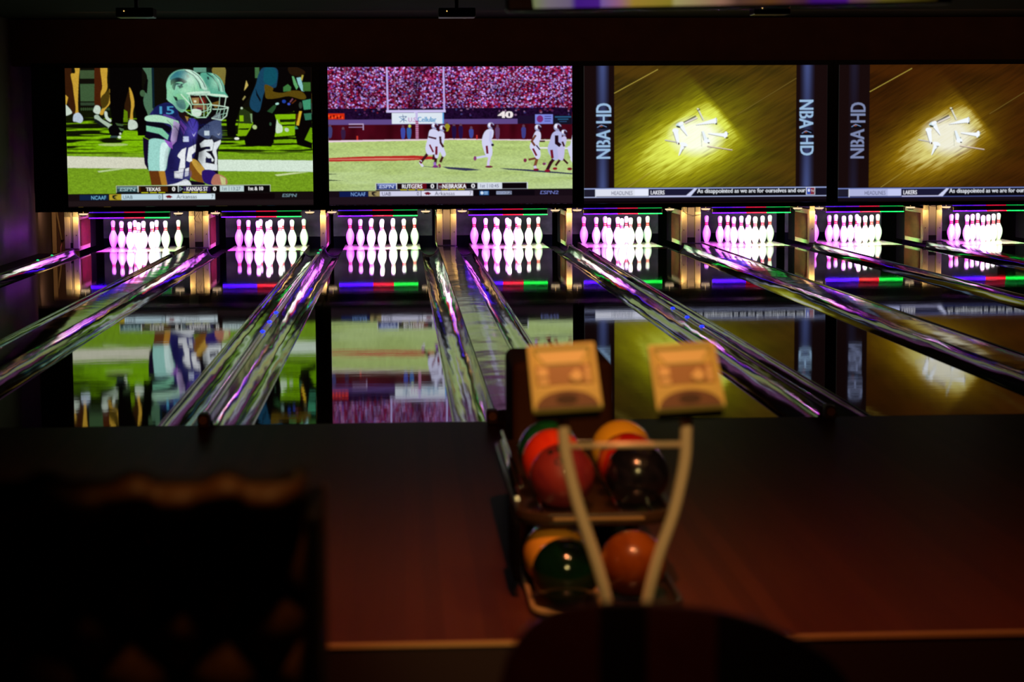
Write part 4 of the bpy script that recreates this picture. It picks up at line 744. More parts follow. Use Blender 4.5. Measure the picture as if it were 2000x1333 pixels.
def screen_nails(dx, dy, x1, y1, warm, right_banner):
    """picture of screws in a pool of light; dx,dy shift from the third screen's coordinates"""
    X0, Y0 = 1140+dx, 126+dy; cv = Canvas(X0, Y0, x1, y1); X, Y = cv.X-dx, cv.Y-dy
    gx, gy = 1362.0, 262.0; ang = -0.55
    u = (X-gx)*math.cos(ang)+(Y-gy)*math.sin(ang); v = -(X-gx)*math.sin(ang)+(Y-gy)*math.cos(ang)
    s1 = cv.noise(16, 1.1, 41, ang); s2 = cv.noise(40, 2.6, 42, ang); s3 = cv.noise(90, 24, 43, 0.1)
    R_ = np.sqrt((u/np.where(u < 0, 135.0, 92.0))**2+(v/np.where(v < 0, 52.0, 66.0))**2)
    edge = np.clip((X-1408+(290-Y)*0.25-(Y-205)*0.55)/16.0, 0, 1)*np.clip((250-Y+(X-1400)*0.4)/60+0.6, 0, 1)
    g = np.exp(-R_**2*(1.15 if not warm else 1.6))*(0.42+0.80*s1+0.42*s2); g *= (1-0.75*edge)
    base = C(76, 52, 12) if not warm else C(62, 30, 5)
    bd = C(34, 28, 8) if not warm else C(30, 14, 3)
    bg = mix(bd, base, np.clip(s3*1.3*0.6+s2*0.55+s1*0.15, 0, 1))
    if not warm:
        ol = C(96, 96, 10); bg = mix(bg, ol, np.clip(np.exp(-((R_)/1.75)**2)*(0.05+0.75*s2+0.75*s1), 0, 1)*(1-0.8*edge))
        c1, c2, c3 = C(165, 160, 20), C(225, 235, 90), C(252, 255, 235)
    else:
        ol = C(84, 56, 8); bg = mix(bg, ol, np.clip(np.exp(-((R_)/1.6)**2)*(0.3+0.8*s1), 0, 1)*(1-0.7*edge))
        c1, c2, c3 = C(150, 118, 14), C(215, 205, 120), C(245, 245, 240)
    a = mix(bg, c1, np.clip(g*2.4, 0, 1)); a = mix(a, c2, np.clip((g-0.33)*2.4, 0, 1)); hot = np.exp(-(((X-1360)/46)**2+((Y-268)/34)**2)); a = mix(a, c3, np.clip(hot*2.2-0.40, 0, 1)*(1.0 if not warm else 0.75)*(0.75+0.25*s1))
    cv.a[:] = a
    T0 = lambda x, y: (x+dx, y+dy); cv.T = T0
    cv.line([(1200, 181), (1285, 134)], 1.0, (190, 170, 70)); cv.line([(1222, 372), (1270, 340)], 1.0, (150, 130, 50)); cv.line([(1440, 225), (1556, 153)], 0.8, (120, 100, 40))
    nails(cv, 1280+dx, 200+dy)
    cv.T = T0; R = cv.rect
    # side banners
    for (xa, xb, xc, xd, up_) in (((1140, 1200, 1164, 1190, True), (1556, 1618, 1563, 1592, False)) if right_banner else ((1140, 1202, 1160, 1182, True),)):
        R(xa, 126, xb, 372, (22, 10, 10)); m_ = (cv.X-dx > xc) & (cv.X-dx < xd) & (cv.Y-dy < 371)
        p = np.exp(-((cv.X-dx-(xc+xd)/2)/8.0)**2)*(0.35+0.65*np.clip(np.abs(cv.Y-dy-250)/120, 0, 1)); cl = C(58, 72, 120)*(1.0 if not warm else 0.10)
        cv.a[m_] += (cl*p[..., None])[m_]
        ca_ = (150, 182, 215) if not warm else (120, 130, 165)
        if up_:
            cv.text('NBA', 1165, 254, 1192, 311, ca_, rot=90, bold=0.8); cv.text('HD', 1165, 201.5, 1194, 240, ca_, rot=90, bold=0.8); R(1165, 283, 1194, 284, (22, 10, 10)); R(1165, 222, 1194, 223, (22, 10, 10)); ym = 247
        else:
            cv.text('NBA', 1563, 197, 1590, 253, ca_, rot=-90, bold=0.8); cv.text('HD', 1565, 268, 1591, 307, ca_, rot=-90, bold=0.8); R(1562, 224, 1592, 225, (22, 10, 10)); R(1562, 287, 1592, 288, (22, 10, 10)); ym = 261
        xm = 1177 if up_ else 1578
        cv.ell(xm, ym, 12, 5.5, (10, 10, 18)); cv.ell(xm-3, ym-1, 4, 2, (130, 70, 40)); cv.line([(xm-10, ym+2), (xm-2, ym-3), (xm+8, ym+1)], 1.2, (120, 150, 200))
    R(1139.5, 126, 1141, 372, (70, 74, 70))
    # news strip
    R(1140, 369.5, 1618, 404, (16, 9, 20)); R(1140, 371, 1618, 373, (150, 165, 215) if not warm else (110, 125, 185)); R(1140, 388, 1618, 389.6, (170, 180, 220) if not warm else (70, 80, 140)); R(1140, 373, 1618, 388, (14, 12, 30)); R(1141, 374, 1162, 386.5, (30, 28, 44)); R(1140, 372, 1141, 388, (90, 110, 120))
    R(1162.5, 372.5, 1164.5, 389, (200, 205, 220)); R(1164, 373, 1267, 387, (215, 218, 232) if not warm else (170, 175, 215)); R(1240, 373, 1267, 387, (225, 228, 245) if not warm else (190, 195, 235)); cv.text('HEADLINES', 1194.5, 376.5, 1235.5, 384.5, (70, 70, 96)); R(1268, 373, 1352, 386, (26, 24, 50)); cv.poly([(1340, 387), (1356, 373), (1362, 373), (1350, 387.5)], (200, 205, 235)); cv.text('LAKERS', 1271.5, 376, 1298, 384.2, (235, 235, 245), bold=0.2)
    R(1268, 386.4, 1350, 388.6, (190, 190, 225)); R(1362, 373, 1576, 387, (8, 6, 12)); cv.text('As disappointed as we are for ourselves and our', 1362.5, 373.3, 1575.5, 384.2, (222, 226, 235), bold=0.2)
    R(1577, 371.5, 1595, 387, (200, 205, 220)); R(1578.5, 373, 1585.5, 386, (40, 70, 170)); R(1585.5, 373, 1593.5, 386, (120, 20, 40)); cv.ell(1582.5, 378, 2, 3.2, (225, 225, 235)); cv.text('TV', 1586.5, 377, 1592.5, 382, (235, 235, 240)); R(1596, 374, 1618, 386.5, (20, 18, 36))
    R(1140, 389.6, 1618, 404, (20, 12, 20)); R(1140, 396, 1618, 404, (10, 5, 9))
    return cv

m_pic = bpy.data.materials.new('projected_picture'); m_pic.use_nodes = True; nt = m_pic.node_tree
for n_ in list(nt.nodes): nt.nodes.remove(n_)
at = nt.nodes.new('ShaderNodeAttribute'); at.attribute_name = 'picture'; em = nt.nodes.new('ShaderNodeEmission'); em.inputs[1].default_value = 1.05; ou = nt.nodes.new('ShaderNodeOutputMaterial')
nt.links.new(at.outputs['Color'], em.inputs[0]); nt.links.new(em.outputs[0], ou.inputs[0]); m_pic.cycles.emission_sampling = 'NONE'

def picture(cv, X0, X1, Z0, Z1, parent):
    a = cv.out(); H, W = a.shape[:2]
    xs = np.linspace(X0, X1, W); zs = np.linspace(Z1, Z0, H)
    co = np.zeros((H, W, 3), np.float32); co[..., 0] = xs[None, :]; co[..., 2] = zs[:, None]
    me = bpy.data.meshes.new('picture'); me.vertices.add(H*W); me.vertices.foreach_set('co', co.ravel())
    idx = np.arange(H*W).reshape(H, W); q = np.stack([idx[:-1, :-1], idx[1:, :-1], idx[1:, 1:], idx[:-1, 1:]], -1).reshape(-1, 4)
    me.loops.add(q.size); me.loops.foreach_set('vertex_index', q.ravel().astype(np.int32)); me.polygons.add(len(q)); me.polygons.foreach_set('loop_start', (np.arange(len(q))*4).astype(np.int32))
    me.update(calc_edges=True); at_ = me.color_attributes.new('picture', 'FLOAT_COLOR', 'POINT')
    rgba = np.ones((H*W, 4), np.float32); rgba[:, :3] = a.reshape(-1, 3); at_.data.foreach_set('color', rgba.ravel())
    me.materials.append(m_pic); me.validate(); o = bpy.data.objects.new('picture', me); COL.objects.link(o); o.parent = parent; return o

SX = [(-4.205, -1.112), (-0.910, 2.200), (2.347, 5.492), (5.637, 8.78)]
SCRN = [(screen_one(), 'wide wall screen showing two helmeted football players on green grass, leftmost screen'),
        (screen_two(), 'wide wall screen showing a football field and red crowd with goal posts'),
        (screen_nails(0, 0, 1618, 402, False, True), 'wide wall screen showing bright yellow lit screws with banners on both sides'),
        (screen_nails(503.5, 3, 2121.5, 402, True, False), 'wide wall screen showing brownish lit screws, cut off by the right edge of the photo')]
EDGE = [-4.62, -1.01, 2.274, 5.566, 9.0]
for k, ((cv, lab), (xa, xb)) in enumerate(zip(SCRN, SX)):
    t = empty('projection_screen', ((xa+xb)/2, SCR, 0.60), lab, 'screen', 'projection screens above the lanes'); cx = (xa+xb)/2
    fa, fb = EDGE[k]+0.002-cx, EDGE[k+1]-0.002-cx; za, zb = 0.06-0.004*k, 1.81
    m = MB(); m.box(fa, xa-cx, -0.02, 0.14, 0.0, 1.87); m.box(xb-cx, fb, -0.02, 0.14, 0.0, 1.87); m.box(xa-cx, xb-cx, -0.02, 0.14, 0.0, za); m.box(xa-cx, xb-cx, -0.02, 0.14, zb, 1.87); m.box(xa-cx, xb-cx, 0.02, 0.14, za, zb)
    m.build('frame', m_bezel, t)
    p = picture(cv, xa-cx, xb-cx, za, zb, t)
    if k == 0:
        bx('edge_trim', fa-0.006, fa-0.001, -0.015, 0.0, 0.25, 1.35, M('edge_brown', (0.20, 0.07, 0.03), 0.4), t)
# ceiling projectors
for k, (x_, z_) in enumerate(((-2.69, 2.79), (0.60, 2.78), (3.87, 2.80))):
    t = empty('ceiling_projector', (x_, 21.0, z_), ['leftmost', 'middle', 'rightmost'][k]+f' dark projector hanging under the ceiling with a small amber light, facing the {ORD[k]} screen', 'projector', 'ceiling projectors')
    bx('casing', -0.19, 0.19, 0, 0.30, -0.035, 0.06, m_black, t, 0.012)
    m = MB(); m.lathe([(-0.02, 0.04), (0.03, 0.045)], 20, axis='y', center=(0.09, 0.32, 0.01)); m.build('lens', m_black, t)
    m = MB(); m.tube([(0, 0.15, 0.05), (0, 0.15, CEIL-z_)], 0.02, 10); m.build('ceiling_pole', m_black, t)
    m = MB(); m.lathe([(0, 0.007), (0.004, 0.005)], 8, axis='y', center=(-0.105, -0.003, 0.025)); m.build('status_light', m_amber, t)

# ------------------------------------------------------------------ ball return and balls
m_hood = M('hood_brown', (0.085, 0.040, 0.015), 0.7, spec=0.15); m_rackp = M('rack_plastic', (0.055, 0.028, 0.014), 0.28, coat=0.4)
m_chrome = M('rail_chrome', (0.62, 0.58, 0.62), 0.12, metal=1.0); m_rim = M('rim_cream', (0.62, 0.42, 0.20), 0.3, coat=0.3)
t = empty('ball_return', (0.645, 6.2, 0), 'dark two-tier ball return rack with square hood and cream front rim', 'ball return')
m = MB(); m.box(-0.20, 0.215, 1.95, 2.55, 0.0, 0.60); m.build('hood', m_hood, t, 0.035, 4)
def stadium(x0, x1, y0, y1, r, n=8):
    p = []
    for cx, cy, a0 in ((x1-r, y1-r, 0), (x0+r, y1-r, 90), (x0+r, y0+r, 180), (x1-r, y0+r, 270)):
        for k in range(n+1): a = math.radians(a0+90*k/n); p.append((cx+r*math.cos(a), cy+r*math.sin(a)))
    return p
def slab(poly, z0, z1, name, mat, parent, bev=0.0):
    n = len(poly); m = MB(); m.add([(x, y, z0) for x, y in poly]+[(x, y, z1) for x, y in poly], [tuple(range(n)), tuple(range(n, 2*n))]+[(k, (k+1) % n, (k+1) % n+n, k+n) for k in range(n)]); return m.build(name, mat, parent, bev)
def ring(poly_o, poly_i, z0, z1, name, mat, parent, bev=0.0):
    n = len(poly_o); v = [(x, y, z0) for x, y in poly_o]+[(x, y, z1) for x, y in poly_o]+[(x, y, z0) for x, y in poly_i]+[(x, y, z1) for x, y in poly_i]; f = []
    for k in range(n):
        k2 = (k+1) % n; f += [(k, k2, k2+n, k+n), (k+2*n, k+3*n, k2+3*n, k2+2*n), (k+n, k2+n, k2+3*n, k+3*n), (k, k+2*n, k2+2*n, k2)]
    m = MB(); m.add(v, f); return m.build(name, mat, parent, bev)
# upper tray
slab(stadium(-0.27, 0.25, 0.30, 1.95, 0.12), 0.242, 0.262, 'upper_tray', m_rackp, t, 0.008)
ring(stadium(-0.275, 0.255, 0.295, 1.955, 0.125), stadium(-0.25, 0.23, 0.32, 1.93, 0.10), 0.255, 0.285, 'upper_rim', m_rackp, t, 0.006)
m = MB(); m.tube([(-0.262, 0.55, 0.292), (-0.262, 1.50, 0.345)], 0.010, 10); m.tube([(-0.245, 0.60, 0.325), (-0.262, 1.55, 0.375)], 0.006, 8); m.build('side_rail', m_chrome, t)
m = MB(); m.tube([(-0.27, 0.62, 0.26), (-0.27, 0.62, 0.18)], 0.006, 8); m.build('rail_support', m_chrome, t)
for sx in (-0.13, 0.13):
    for dx in (-0.052, 0.052):
        m = MB(); m.tube([(sx+dx, 0.36, 0.262), (sx+dx, 1.9, 0.262)], 0.008, 8); m.build('track_rod', m_chrome, t)
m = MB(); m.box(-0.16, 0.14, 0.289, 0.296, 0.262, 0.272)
m.build('rim_highlight_strip', M('rim_highlight_bronze', (0.42, 0.26, 0.10), 0.35, metal=0.3), t, 0.002)  # specular highlight of the rim built as a bronze-coloured strip
for yy in (1.0, 1.75):
    for xx in (-0.2, 0.18): m = MB(); m.tube([(xx, yy, 0.0), (xx, yy, 0.24)], 0.025, 12); m.build('leg', m_rackp, t)
bx('side_shroud', -0.29, -0.265, 0.30, 0.62, 0.06, 0.26, m_matte, t, 0.01)
# lower tray
slab(stadium(-0.24, 0.23, 0.02, 1.2, 0.10), 0.0, 0.014, 'lower_tray', m_rackp, t)
ring(stadium(-0.25, -0.01, 0.0, 1.2, 0.11), stadium(-0.232, -0.03, 0.018, 1.18, 0.095), 0.012, 0.032, 'lower_rim', m_rim, t, 0.006)
ring(stadium(0.01, 0.25, 0.06, 1.2, 0.11), stadium(0.03, 0.232, 0.078, 1.18, 0.095), 0.012, 0.030, 'lower_rim', m_rackp, t, 0.006)

def ball_mat(name, c0, c1=None, scale=3.0, rough=0.12, edge=0.08):
    m = M(name, c0, rough, coat=0.5)
    if c1:
        nt = m.node_tree; tc = nt.nodes.new('ShaderNodeTexCoord'); n = nt.nodes.new('ShaderNodeTexNoise'); n.inputs['Scale'].default_value = scale; n.inputs['Detail'].default_value = 4; n.inputs['Distortion'].default_value = 1.2
        r = nt.nodes.new('ShaderNodeValToRGB'); r.color_ramp.elements[0].position = 0.5-edge; r.color_ramp.elements[1].position = 0.5+edge
        r.color_ramp.elements[0].color = (*c0, 1); r.color_ramp.elements[1].color = (*c1, 1)
        nt.links.new(tc.outputs['Object'], n.inputs['Vector']); nt.links.new(n.outputs['Fac'], r.inputs[0]); nt.links.new(r.outputs[0], nt.nodes['Principled BSDF'].inputs['Base Color'])
    return m
m_hole = M('finger_hole', (0.004, 0.004, 0.004), 0.7)
BR = 0.1085
def ball(loc, mat, label, rot=(0.5, 0.3, 0.2), group='bowling balls on the ball return'):
    t = empty('bowling_ball', loc, label, 'bowling ball', group); t.rotation_euler = rot
    m = MB(); n = 24; m.lathe([(-BR*math.cos(math.pi*k/n) if 0 < k < n else (-BR if k == 0 else BR), max(0.0008, BR*math.sin(math.pi*k/n))) for k in range(n+1)], 40); m.build('ball_shell', mat, t)
    for dx, dy, r in ((-0.014, 0.016, 0.0115), (0.014, 0.016, 0.0115), (0.0, -0.035, 0.013)):
        z = math.sqrt(BR**2-dx*dx-dy*dy); m = MB(); nv = Vector((dx, dy, z)).normalized(); q = nv.to_track_quat('Z', 'Y')
        m.add([tuple(q @ Vector((r*math.cos(2*math.pi*k/16), r*math.sin(2*math.pi*k/16), 0))+nv*(BR+0.0004-r*r/(2*BR))) for k in range(16)], [tuple(range(16))]); m.add([tuple(q @ Vector((r*math.cos(2*math.pi*k/16), r*math.sin(2*math.pi*k/16), 0))+nv*(BR-0.004)) for k in range(16)], [tuple(range(16))])
        b0 = len(m.v)-32
        for k in range(16): m.f.append((b0+k, b0+(k+1) % 16, b0+16+(k+1) % 16, b0+16+k)); m.m.append(0); m.sm.append(True)
        m.build('finger_hole', m_hole, t)
ball((0.531, 6.70, 0.377), ball_mat('ball_maroon', (0.30, 0.028, 0.026), (0.20, 0.016, 0.03), 4, 0.45), 'dull maroon red bowling ball at the front left of the upper rack', (0.6, -0.3, 0))
ball((0.518, 6.925, 0.395), ball_mat('ball_orange_red', (1.0, 0.07, 0.01), (0.9, 0.04, 0.01), 4), 'bright orange-red bowling ball behind the maroon ball on the upper rack', (-0.7, 0.2, 0))
ball((0.517, 7.150, 0.392), ball_mat('ball_green', (0.01, 0.13, 0.03), (0.01, 0.07, 0.02), 5), 'dark green bowling ball at the back left of the upper rack', (-0.9, 0, 0))
ball((0.779, 7.150, 0.392), ball_mat('ball_yellow', (0.95, 0.56, 0.03)), 'yellow bowling ball at the back right of the upper rack', (-0.9, 0, 0))
ball((0.781, 6.925, 0.378), ball_mat('ball_red', (0.50, 0.015, 0.01), (0.85, 0.28, 0.03), 2.2, edge=0.02), 'red bowling ball between the yellow and the black ball on the upper rack', (-0.8, 0.3, 2.0))
ball((0.784, 6.700, 0.377), ball_mat('ball_black', (0.006, 0.006, 0.010), (0.014, 0.012, 0.018), 9, 0.2), 'shiny black bowling ball at the front right of the upper rack', (0.7, 0.2, 0))
ball((0.515, 6.36, 0.1235), ball_mat('ball_dark_green', (0.002, 0.005, 0.004), (0.003, 0.020, 0.008), 4), 'very dark green bowling ball with pale highlights in the lower rack', (-0.6, 0.2, 0))
ball((0.500, 6.605, 0.1275), ball_mat('ball_amber', (0.85, 0.36, 0.04)), 'amber yellow bowling ball behind the dark green ball in the lower rack', (0, 0.5, 0))
ball((0.742, 6.46, 0.1235), ball_mat('ball_orange', (0.42, 0.12, 0.006), (0.26, 0.06, 0.006), 4, 0.3), 'orange bowling ball at the right of the lower rack', (-0.5, 0.3, 0))

# ------------------------------------------------------------------ scoring stand with two keypads
m_tan = M('keypad_tan', (0.64, 0.49, 0.13), 0.42, noise=0.05); m_tanl = M('keypad_light', (0.85, 0.62, 0.26), 0.35); m_tand = M('keypad_label', (0.36, 0.19, 0.07), 0.4)
m_brn = M('keypad_brown', (0.14, 0.06, 0.022), 0.5); m_key = M('key_cap', (0.85, 0.58, 0.26), 0.4); m_pole = M('pole_metal', (0.92, 0.60, 0.42), 0.40, metal=0.15)
t = empty('scoring_stand', (0.525, 4.70, LOW), 'two tan scoring keypads on splayed metal poles joined by a crossbar', 'keypad stand')
Z = lambda z: z-LOW
def sm(pts, k=4):
    r = []
    for i in range(len(pts)-1):
        p0, p1, p2, p3 = pts[max(i-1, 0)], pts[i], pts[i+1], pts[min(i+2, len(pts)-1)]
        for j in range(k):
            u = j/k; r.append(tuple(0.5*(2*p1[d]+(p2[d]-p0[d])*u+(2*p0[d]-5*p1[d]+4*p2[d]-p3[d])*u*u+(3*p1[d]-p0[d]-3*p2[d]+p3[d])*u**3) for d in range(3)))
    r.append(pts[-1]); return r
PL = [(0.376, 0.860), (0.377, 0.81), (0.384, 0.752), (0.411, 0.642), (0.454, 0.506), (0.480, 0.40), (0.495, 0.25), (0.497, -0.13)]
PR = [(0.668, 0.860), (0.667, 0.81), (0.663, 0.742), (0.638, 0.626), (0.600, 0.515), (0.572, 0.398), (0.555, 0.25), (0.553, -0.13)]
for P in (PL, PR):
    m = MB(); m.tube(sm([(x-0.525, 0, Z(z)) for x, z in P]), 0.0145, 14); m.build('pole', m_pole, t)
m = MB(); m.tube([(0.392-0.525, 0, Z(0.787)), (0.655-0.525, 0, Z(0.787))], 0.0075, 12); m.build('crossbar', m_pole, t)
slab(stadium(-0.14, 0.14, -0.12, 0.12, 0.1), 0.0, 0.02, 'base_plate', m_rackp, t, 0.006)
def keypad(cx, cz, roll):
    # local frame: u right, v up the face, n out of the face
    tilt = math.radians(48)
    R = Matrix.Rotation(roll, 4, 'Y') @ Matrix.Rotation(-(math.pi/2-tilt) , 4, 'X')
    # face plane starts in xz (v = z), leaning back
    o = bpy.data.objects.new('keypad', None); bpy.data.objects.remove(o)
    W2, H2 = 0.081, 0.093
    m = MB(); 
    def P(u, v, n): return (u, -n, v)
    # casing, slightly wider at the bottom
    fr = [(-W2, -H2), (W2, -H2), (W2*0.985, H2), (-W2*0.985, H2)]
    inn = [(-W2+0.014, -H2+0.066), (W2-0.014, -H2+0.066), (W2-0.014, H2-0.012), (-W2+0.014, H2-0.012)]
    v = [P(u, w_, 0.0) for u, w_ in fr]+[P(u, w_, 0.018) for u, w_ in fr]+[P(u, w_, 0.018) for u, w_ in inn]+[P(u*0.985, w_, 0.009) for u, w_ in inn]
    f = [(0, 1, 2, 3)]+[(k, (k+1) % 4, (k+1) % 4+4, k+4) for k in range(4)]+[(k+4, (k+1) % 4+4, (k+1) % 4+8, k+8) for k in range(4)]+[(k+8, (k+1) % 4+8, (k+1) % 4+12, k+12) for k in range(4)]+[(12, 13, 14, 15)]
    m.add(v, f); m.box(-W2*0.93, W2*0.93, 0, 0.022, -H2*0.93, H2*0.9)
    cas = m.build('keypad', m_tan, t, 0.004, 3)
    cas.matrix_local = Matrix.Translation((cx-0.525, -0.012, Z(cz))) @ R
    def part(name, polys, mat, bev=0.0):
        m = MB()
        for poly, n0, n1 in polys:
            k_ = len(poly); m.add([P(u, w_, n0) for u, w_ in poly]+[P(u, w_, n1) for u, w_ in poly], [tuple(range(k_)), tuple(range(k_, 2*k_))]+[(k, (k+1) % k_, (k+1) % k_+k_, k+k_) for k in range(k_)])
        return m.build(name, mat, cas, bev)
    rc_ = lambda x0, x1, y0, y1: [(x0, y0), (x1, y0), (x1, y1), (x0, y1)]
    part('display_hood', [([(-0.042, 0.040), (0.042, 0.040), (0.066, 0.081), (-0.066, 0.081)], 0.008, 0.0125)], m_tanl, 0.001)
    part('label_panel', [(rc_(-0.064, 0.064, -0.020, 0.036), 0.008, 0.0105)], m_tand)
    part('key_block', [(rc_(-0.062, -0.037, 0.002, 0.028), 0.0105, 0.015), (rc_(-0.062, -0.037, -0.019, -0.004), 0.0105, 0.015)], m_key, 0.001)
    part('arrow_key', [([(0.018, 0.008), (0.030, 0.022), (0.042, 0.008), (0.046, 0.0), (0.036, -0.014), (0.024, -0.014), (0.010, 0.0)], 0.0105, 0.015)], m_key, 0.001)
    part('key_bar', [(rc_(0.051, 0.061, -0.018, 0.026), 0.0105, 0.015)], m_key, 0.001)
    arch = [(0.074*math.cos(a), -0.0920+0.050*math.sin(a)) for a in [math.pi*k/18 for k in range(19)]]
    part('palm_arch', [(arch, 0.012, 0.0205)], m_brn, 0.002)
    oval = [(0.026*math.cos(a), -0.068+0.014*math.sin(a)) for a in [2*math.pi*k/20 for k in range(20)]]
    part('speaker_grille', [(oval, 0.02, 0.0215)], M('grille_brown', (0.05, 0.022, 0.010), 0.7))
    m = MB(); m.box(-W2*0.95, W2*0.95, 0.002, 0.026, -H2-0.004, -H2+0.006); m.build('underside', m_matte, cas, 0.004)  # black slab stands in for the shadow below the keypad
    return cas
keypad(0.377, 0.945, math.radians(-3)); keypad(0.664, 0.943, math.radians(-3))

# ------------------------------------------------------------------ chair and tufted booth in the foreground
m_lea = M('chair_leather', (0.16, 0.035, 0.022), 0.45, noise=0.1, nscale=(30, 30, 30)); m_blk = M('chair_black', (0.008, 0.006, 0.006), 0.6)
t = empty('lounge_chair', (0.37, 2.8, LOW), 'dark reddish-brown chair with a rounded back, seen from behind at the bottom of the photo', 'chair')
OUT = [(0.125, 0.66), (0.142, 0.743), (0.155, 0.775), (0.179, 0.811), (0.212, 0.833), (0.245, 0.843), (0.31, 0.851), (0.376, 0.847), (0.442, 0.838), (0.516, 0.814), (0.59, 0.773), (0.634, 0.733), (0.665, 0.68)]
def shell(outline, zb, mats, name, parent, xc, zoff, th=0.035, bulge=0.07, band=None):
    m = MB(); nr = 10; L = []
    for i, (x, z) in enumerate(sm([(a, 0, b) for a, b in outline], 4)[0:0] or [(p[0], p[2]) for p in sm([(a, 0, b) for a, b in outline], 4)]): L.append((x, z))
    n = len(L); hw = (L[-1][0]-L[0][0])/2; xm = (L[-1][0]+L[0][0])/2
    for s_ in (0, 1):
        for j in range(nr+1):
            for (x, z) in L:
                zz = zb+(z-zb)*j/nr; q = (x-xm)/hw; y = bulge*(q*q)+(th if s_ else 0)*(1-0.3*j/nr)
                m.v.append((x-xc, y, zz-zoff))
    base = (nr+1)*n
    for j in range(nr):
        for k in range(n-1):
            a, b, c_, d = j*n+k, j*n+k+1, (j+1)*n+k+1, (j+1)*n+k
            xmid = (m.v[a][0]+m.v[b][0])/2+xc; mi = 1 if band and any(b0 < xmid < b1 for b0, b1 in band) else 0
            m.f.append((a, b, c_, d)); m.m.append(mi); m.sm.append(True); m.f.append((a+base, d+base, c_+base, b+base)); m.m.append(0); m.sm.append(True)
    for k in range(n-1):
        for a0 in (0, nr*n): m.f.append((a0+k, a0+k+1, a0+k+1+base, a0+k+base)); m.m.append(0); m.sm.append(True)
    for j in range(nr):
        for k in (0, n-1): m.f.append((j*n+k, (j+1)*n+k, (j+1)*n+k+base, j*n+k+base)); m.m.append(0); m.sm.append(True)
    return m.build(name, mats, parent, 0.012, 3)
shell(OUT, 0.25, [m_lea, m_blk], 'backrest', t, 0.37, LOW, band=[(0.275, 0.338), (0.44, 0.70)])  # black bands paint in the sheen and shade of the glossy leather
slab(stadium(-0.22, 0.26, 0.06, 0.50, 0.12), 0.42, 0.50, 'seat', m_lea, t, 0.02)
m = MB(); m.lathe([(0.0, 0.20), (0.015, 0.20), (0.03, 0.05), (0.06, 0.03), (0.42, 0.03)], 24, center=(0.02, 0.27, 0)); m.build('pedestal', m_black, t)
m = MB(); m.tube([(0.02, 0.09, 0.44), (0.02, 0.02, 0.46), (0.02, 0.035, 0.56)], 0.02, 10); m.build('back_bracket', m_black, t)

m_booth = M('booth_leather', (0.130, 0.055, 0.018), 0.5, spec=0.3, noise=0.1, nscale=(40, 40, 40))
t = empty('tufted_booth', (-0.70, 3.0, LOW), 'dark button-tufted leather booth with a high back in the lower left corner', 'booth')
BX0, BX1, BZ0, BZ1 = -1.35, -0.145, 0.40, 1.015
m = MB(); nx, nz = 150, 90; buttons = []
for r_ in range(8):
    for c_ in range(-6, 8):
        bxp = -0.27-0.133*c_+(0.064 if r_ % 2 else 0); bz = 0.945-0.077*r_
        if BX0+0.05 < bxp < BX1-0.04 and bz > BZ0+0.03: buttons.append((bxp, bz))
def depth(x, z):
    # puffed diamonds between the buttons
    u = (x+0.27)/0.133; v = (0.945-z)/0.154
    a = abs(math.sin(math.pi*(u+v))); b = abs(math.sin(math.pi*(u-v))); p = (a*b)**0.45*0.030
    if z > 0.955:
        k = (z-0.955)/0.06; p = p*(1-k)+0.026*k*(1-0.4*k)
        p += 0.045*math.sin(math.pi*min(1, max(0, k)))**0.7
    return p
for j in range(nz+1):
    for i in range(nx+1):
        x = BX0+(BX1-BX0)*i/nx; z = BZ0+(BZ1-BZ0)*j/nz; top_ = 0.014*max(0, math.cos(math.pi*2*(x+0.262)/0.133)) if z > 0.93 else 0
        e = min(1, (BX1-x)/0.05); e = math.sqrt(max(0, 1-(1-e)**2)); d = depth(x, z)*e
        lean = 0.015*(z-BZ0); m.v.append((x+0.70, -d+lean-0.02*e, z+top_*((z-0.93)/0.085 if z > 0.93 else 0)-LOW))
for j in range(nz):
    for i in range(nx): a = j*(nx+1)+i; m.f.append((a, a+1, a+nx+2, a+nx+1)); m.m.append(1 if j > nz*0.985 else 0); m.sm.append(True)
bk = m.build('back_cushion', [m_booth, m_blk], t)
so = bk.modifiers.new('solid', 'SOLIDIFY'); so.thickness = 0.05; so.offset = -1
for bxp, bz in buttons:
    m = MB(); m.lathe([(0, 0.021), (0.006, 0.018), (0.011, 0.008)], 16, axis='y'); 
    m.build('button', m_blk, t, loc=(bxp+0.70, 0.015*(bz-BZ0)-0.018, bz-LOW))
bx('frame', BX0+0.70, BX1+0.70, 0.085, 0.16, 0.0, 1.13, m_blk, t, 0.01)
bx('end_panel', BX1+0.702, BX1+0.722, -0.10, 0.16, 0.0, 1.13, m_blk, t, 0.008)
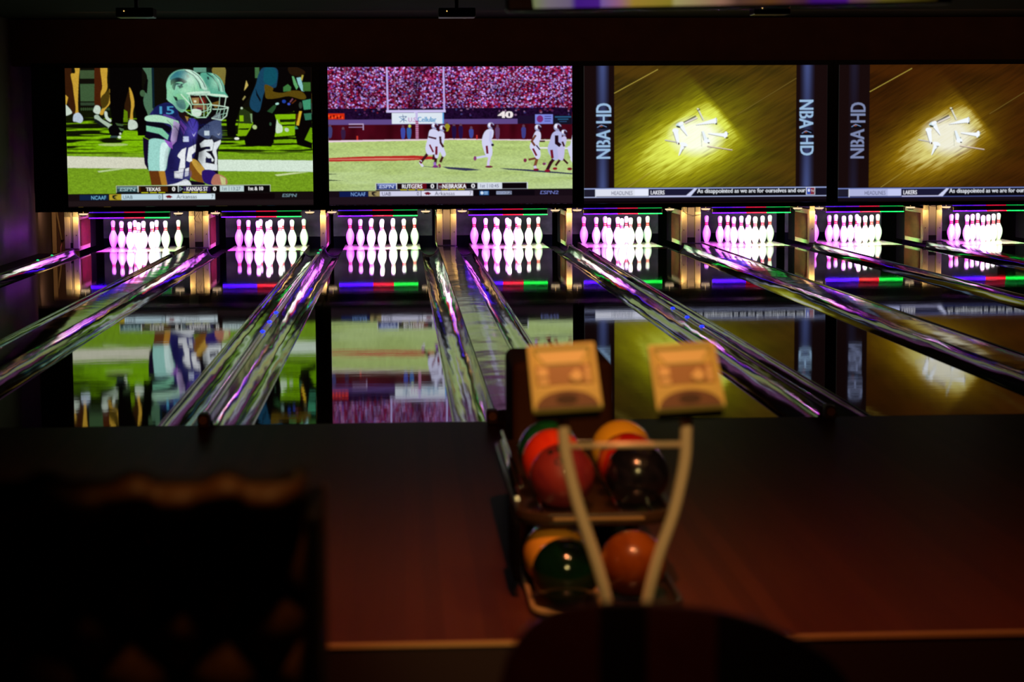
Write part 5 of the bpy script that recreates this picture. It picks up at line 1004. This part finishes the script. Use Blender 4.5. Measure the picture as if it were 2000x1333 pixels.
m = MB(); m.box(BX1+0.723, BX1+0.728, -0.02, 0.01, 0.95-LOW-0.02, 0.985-LOW+0.01); m.build('end_stud', M('stud_brass', (0.35, 0.18, 0.05), 0.4, metal=0.6), t)
slab(stadium(BX0+0.70, BX1+0.70, -0.60, -0.02, 0.06), 0.34, 0.50, 'seat_cushion', m_booth, t, 0.03)
bx('base', BX0+0.72, BX1+0.68, -0.55, 0.08, 0.0, 0.34, m_blk, t)

# ------------------------------------------------------------------ overhead display whose lower edge hangs into view
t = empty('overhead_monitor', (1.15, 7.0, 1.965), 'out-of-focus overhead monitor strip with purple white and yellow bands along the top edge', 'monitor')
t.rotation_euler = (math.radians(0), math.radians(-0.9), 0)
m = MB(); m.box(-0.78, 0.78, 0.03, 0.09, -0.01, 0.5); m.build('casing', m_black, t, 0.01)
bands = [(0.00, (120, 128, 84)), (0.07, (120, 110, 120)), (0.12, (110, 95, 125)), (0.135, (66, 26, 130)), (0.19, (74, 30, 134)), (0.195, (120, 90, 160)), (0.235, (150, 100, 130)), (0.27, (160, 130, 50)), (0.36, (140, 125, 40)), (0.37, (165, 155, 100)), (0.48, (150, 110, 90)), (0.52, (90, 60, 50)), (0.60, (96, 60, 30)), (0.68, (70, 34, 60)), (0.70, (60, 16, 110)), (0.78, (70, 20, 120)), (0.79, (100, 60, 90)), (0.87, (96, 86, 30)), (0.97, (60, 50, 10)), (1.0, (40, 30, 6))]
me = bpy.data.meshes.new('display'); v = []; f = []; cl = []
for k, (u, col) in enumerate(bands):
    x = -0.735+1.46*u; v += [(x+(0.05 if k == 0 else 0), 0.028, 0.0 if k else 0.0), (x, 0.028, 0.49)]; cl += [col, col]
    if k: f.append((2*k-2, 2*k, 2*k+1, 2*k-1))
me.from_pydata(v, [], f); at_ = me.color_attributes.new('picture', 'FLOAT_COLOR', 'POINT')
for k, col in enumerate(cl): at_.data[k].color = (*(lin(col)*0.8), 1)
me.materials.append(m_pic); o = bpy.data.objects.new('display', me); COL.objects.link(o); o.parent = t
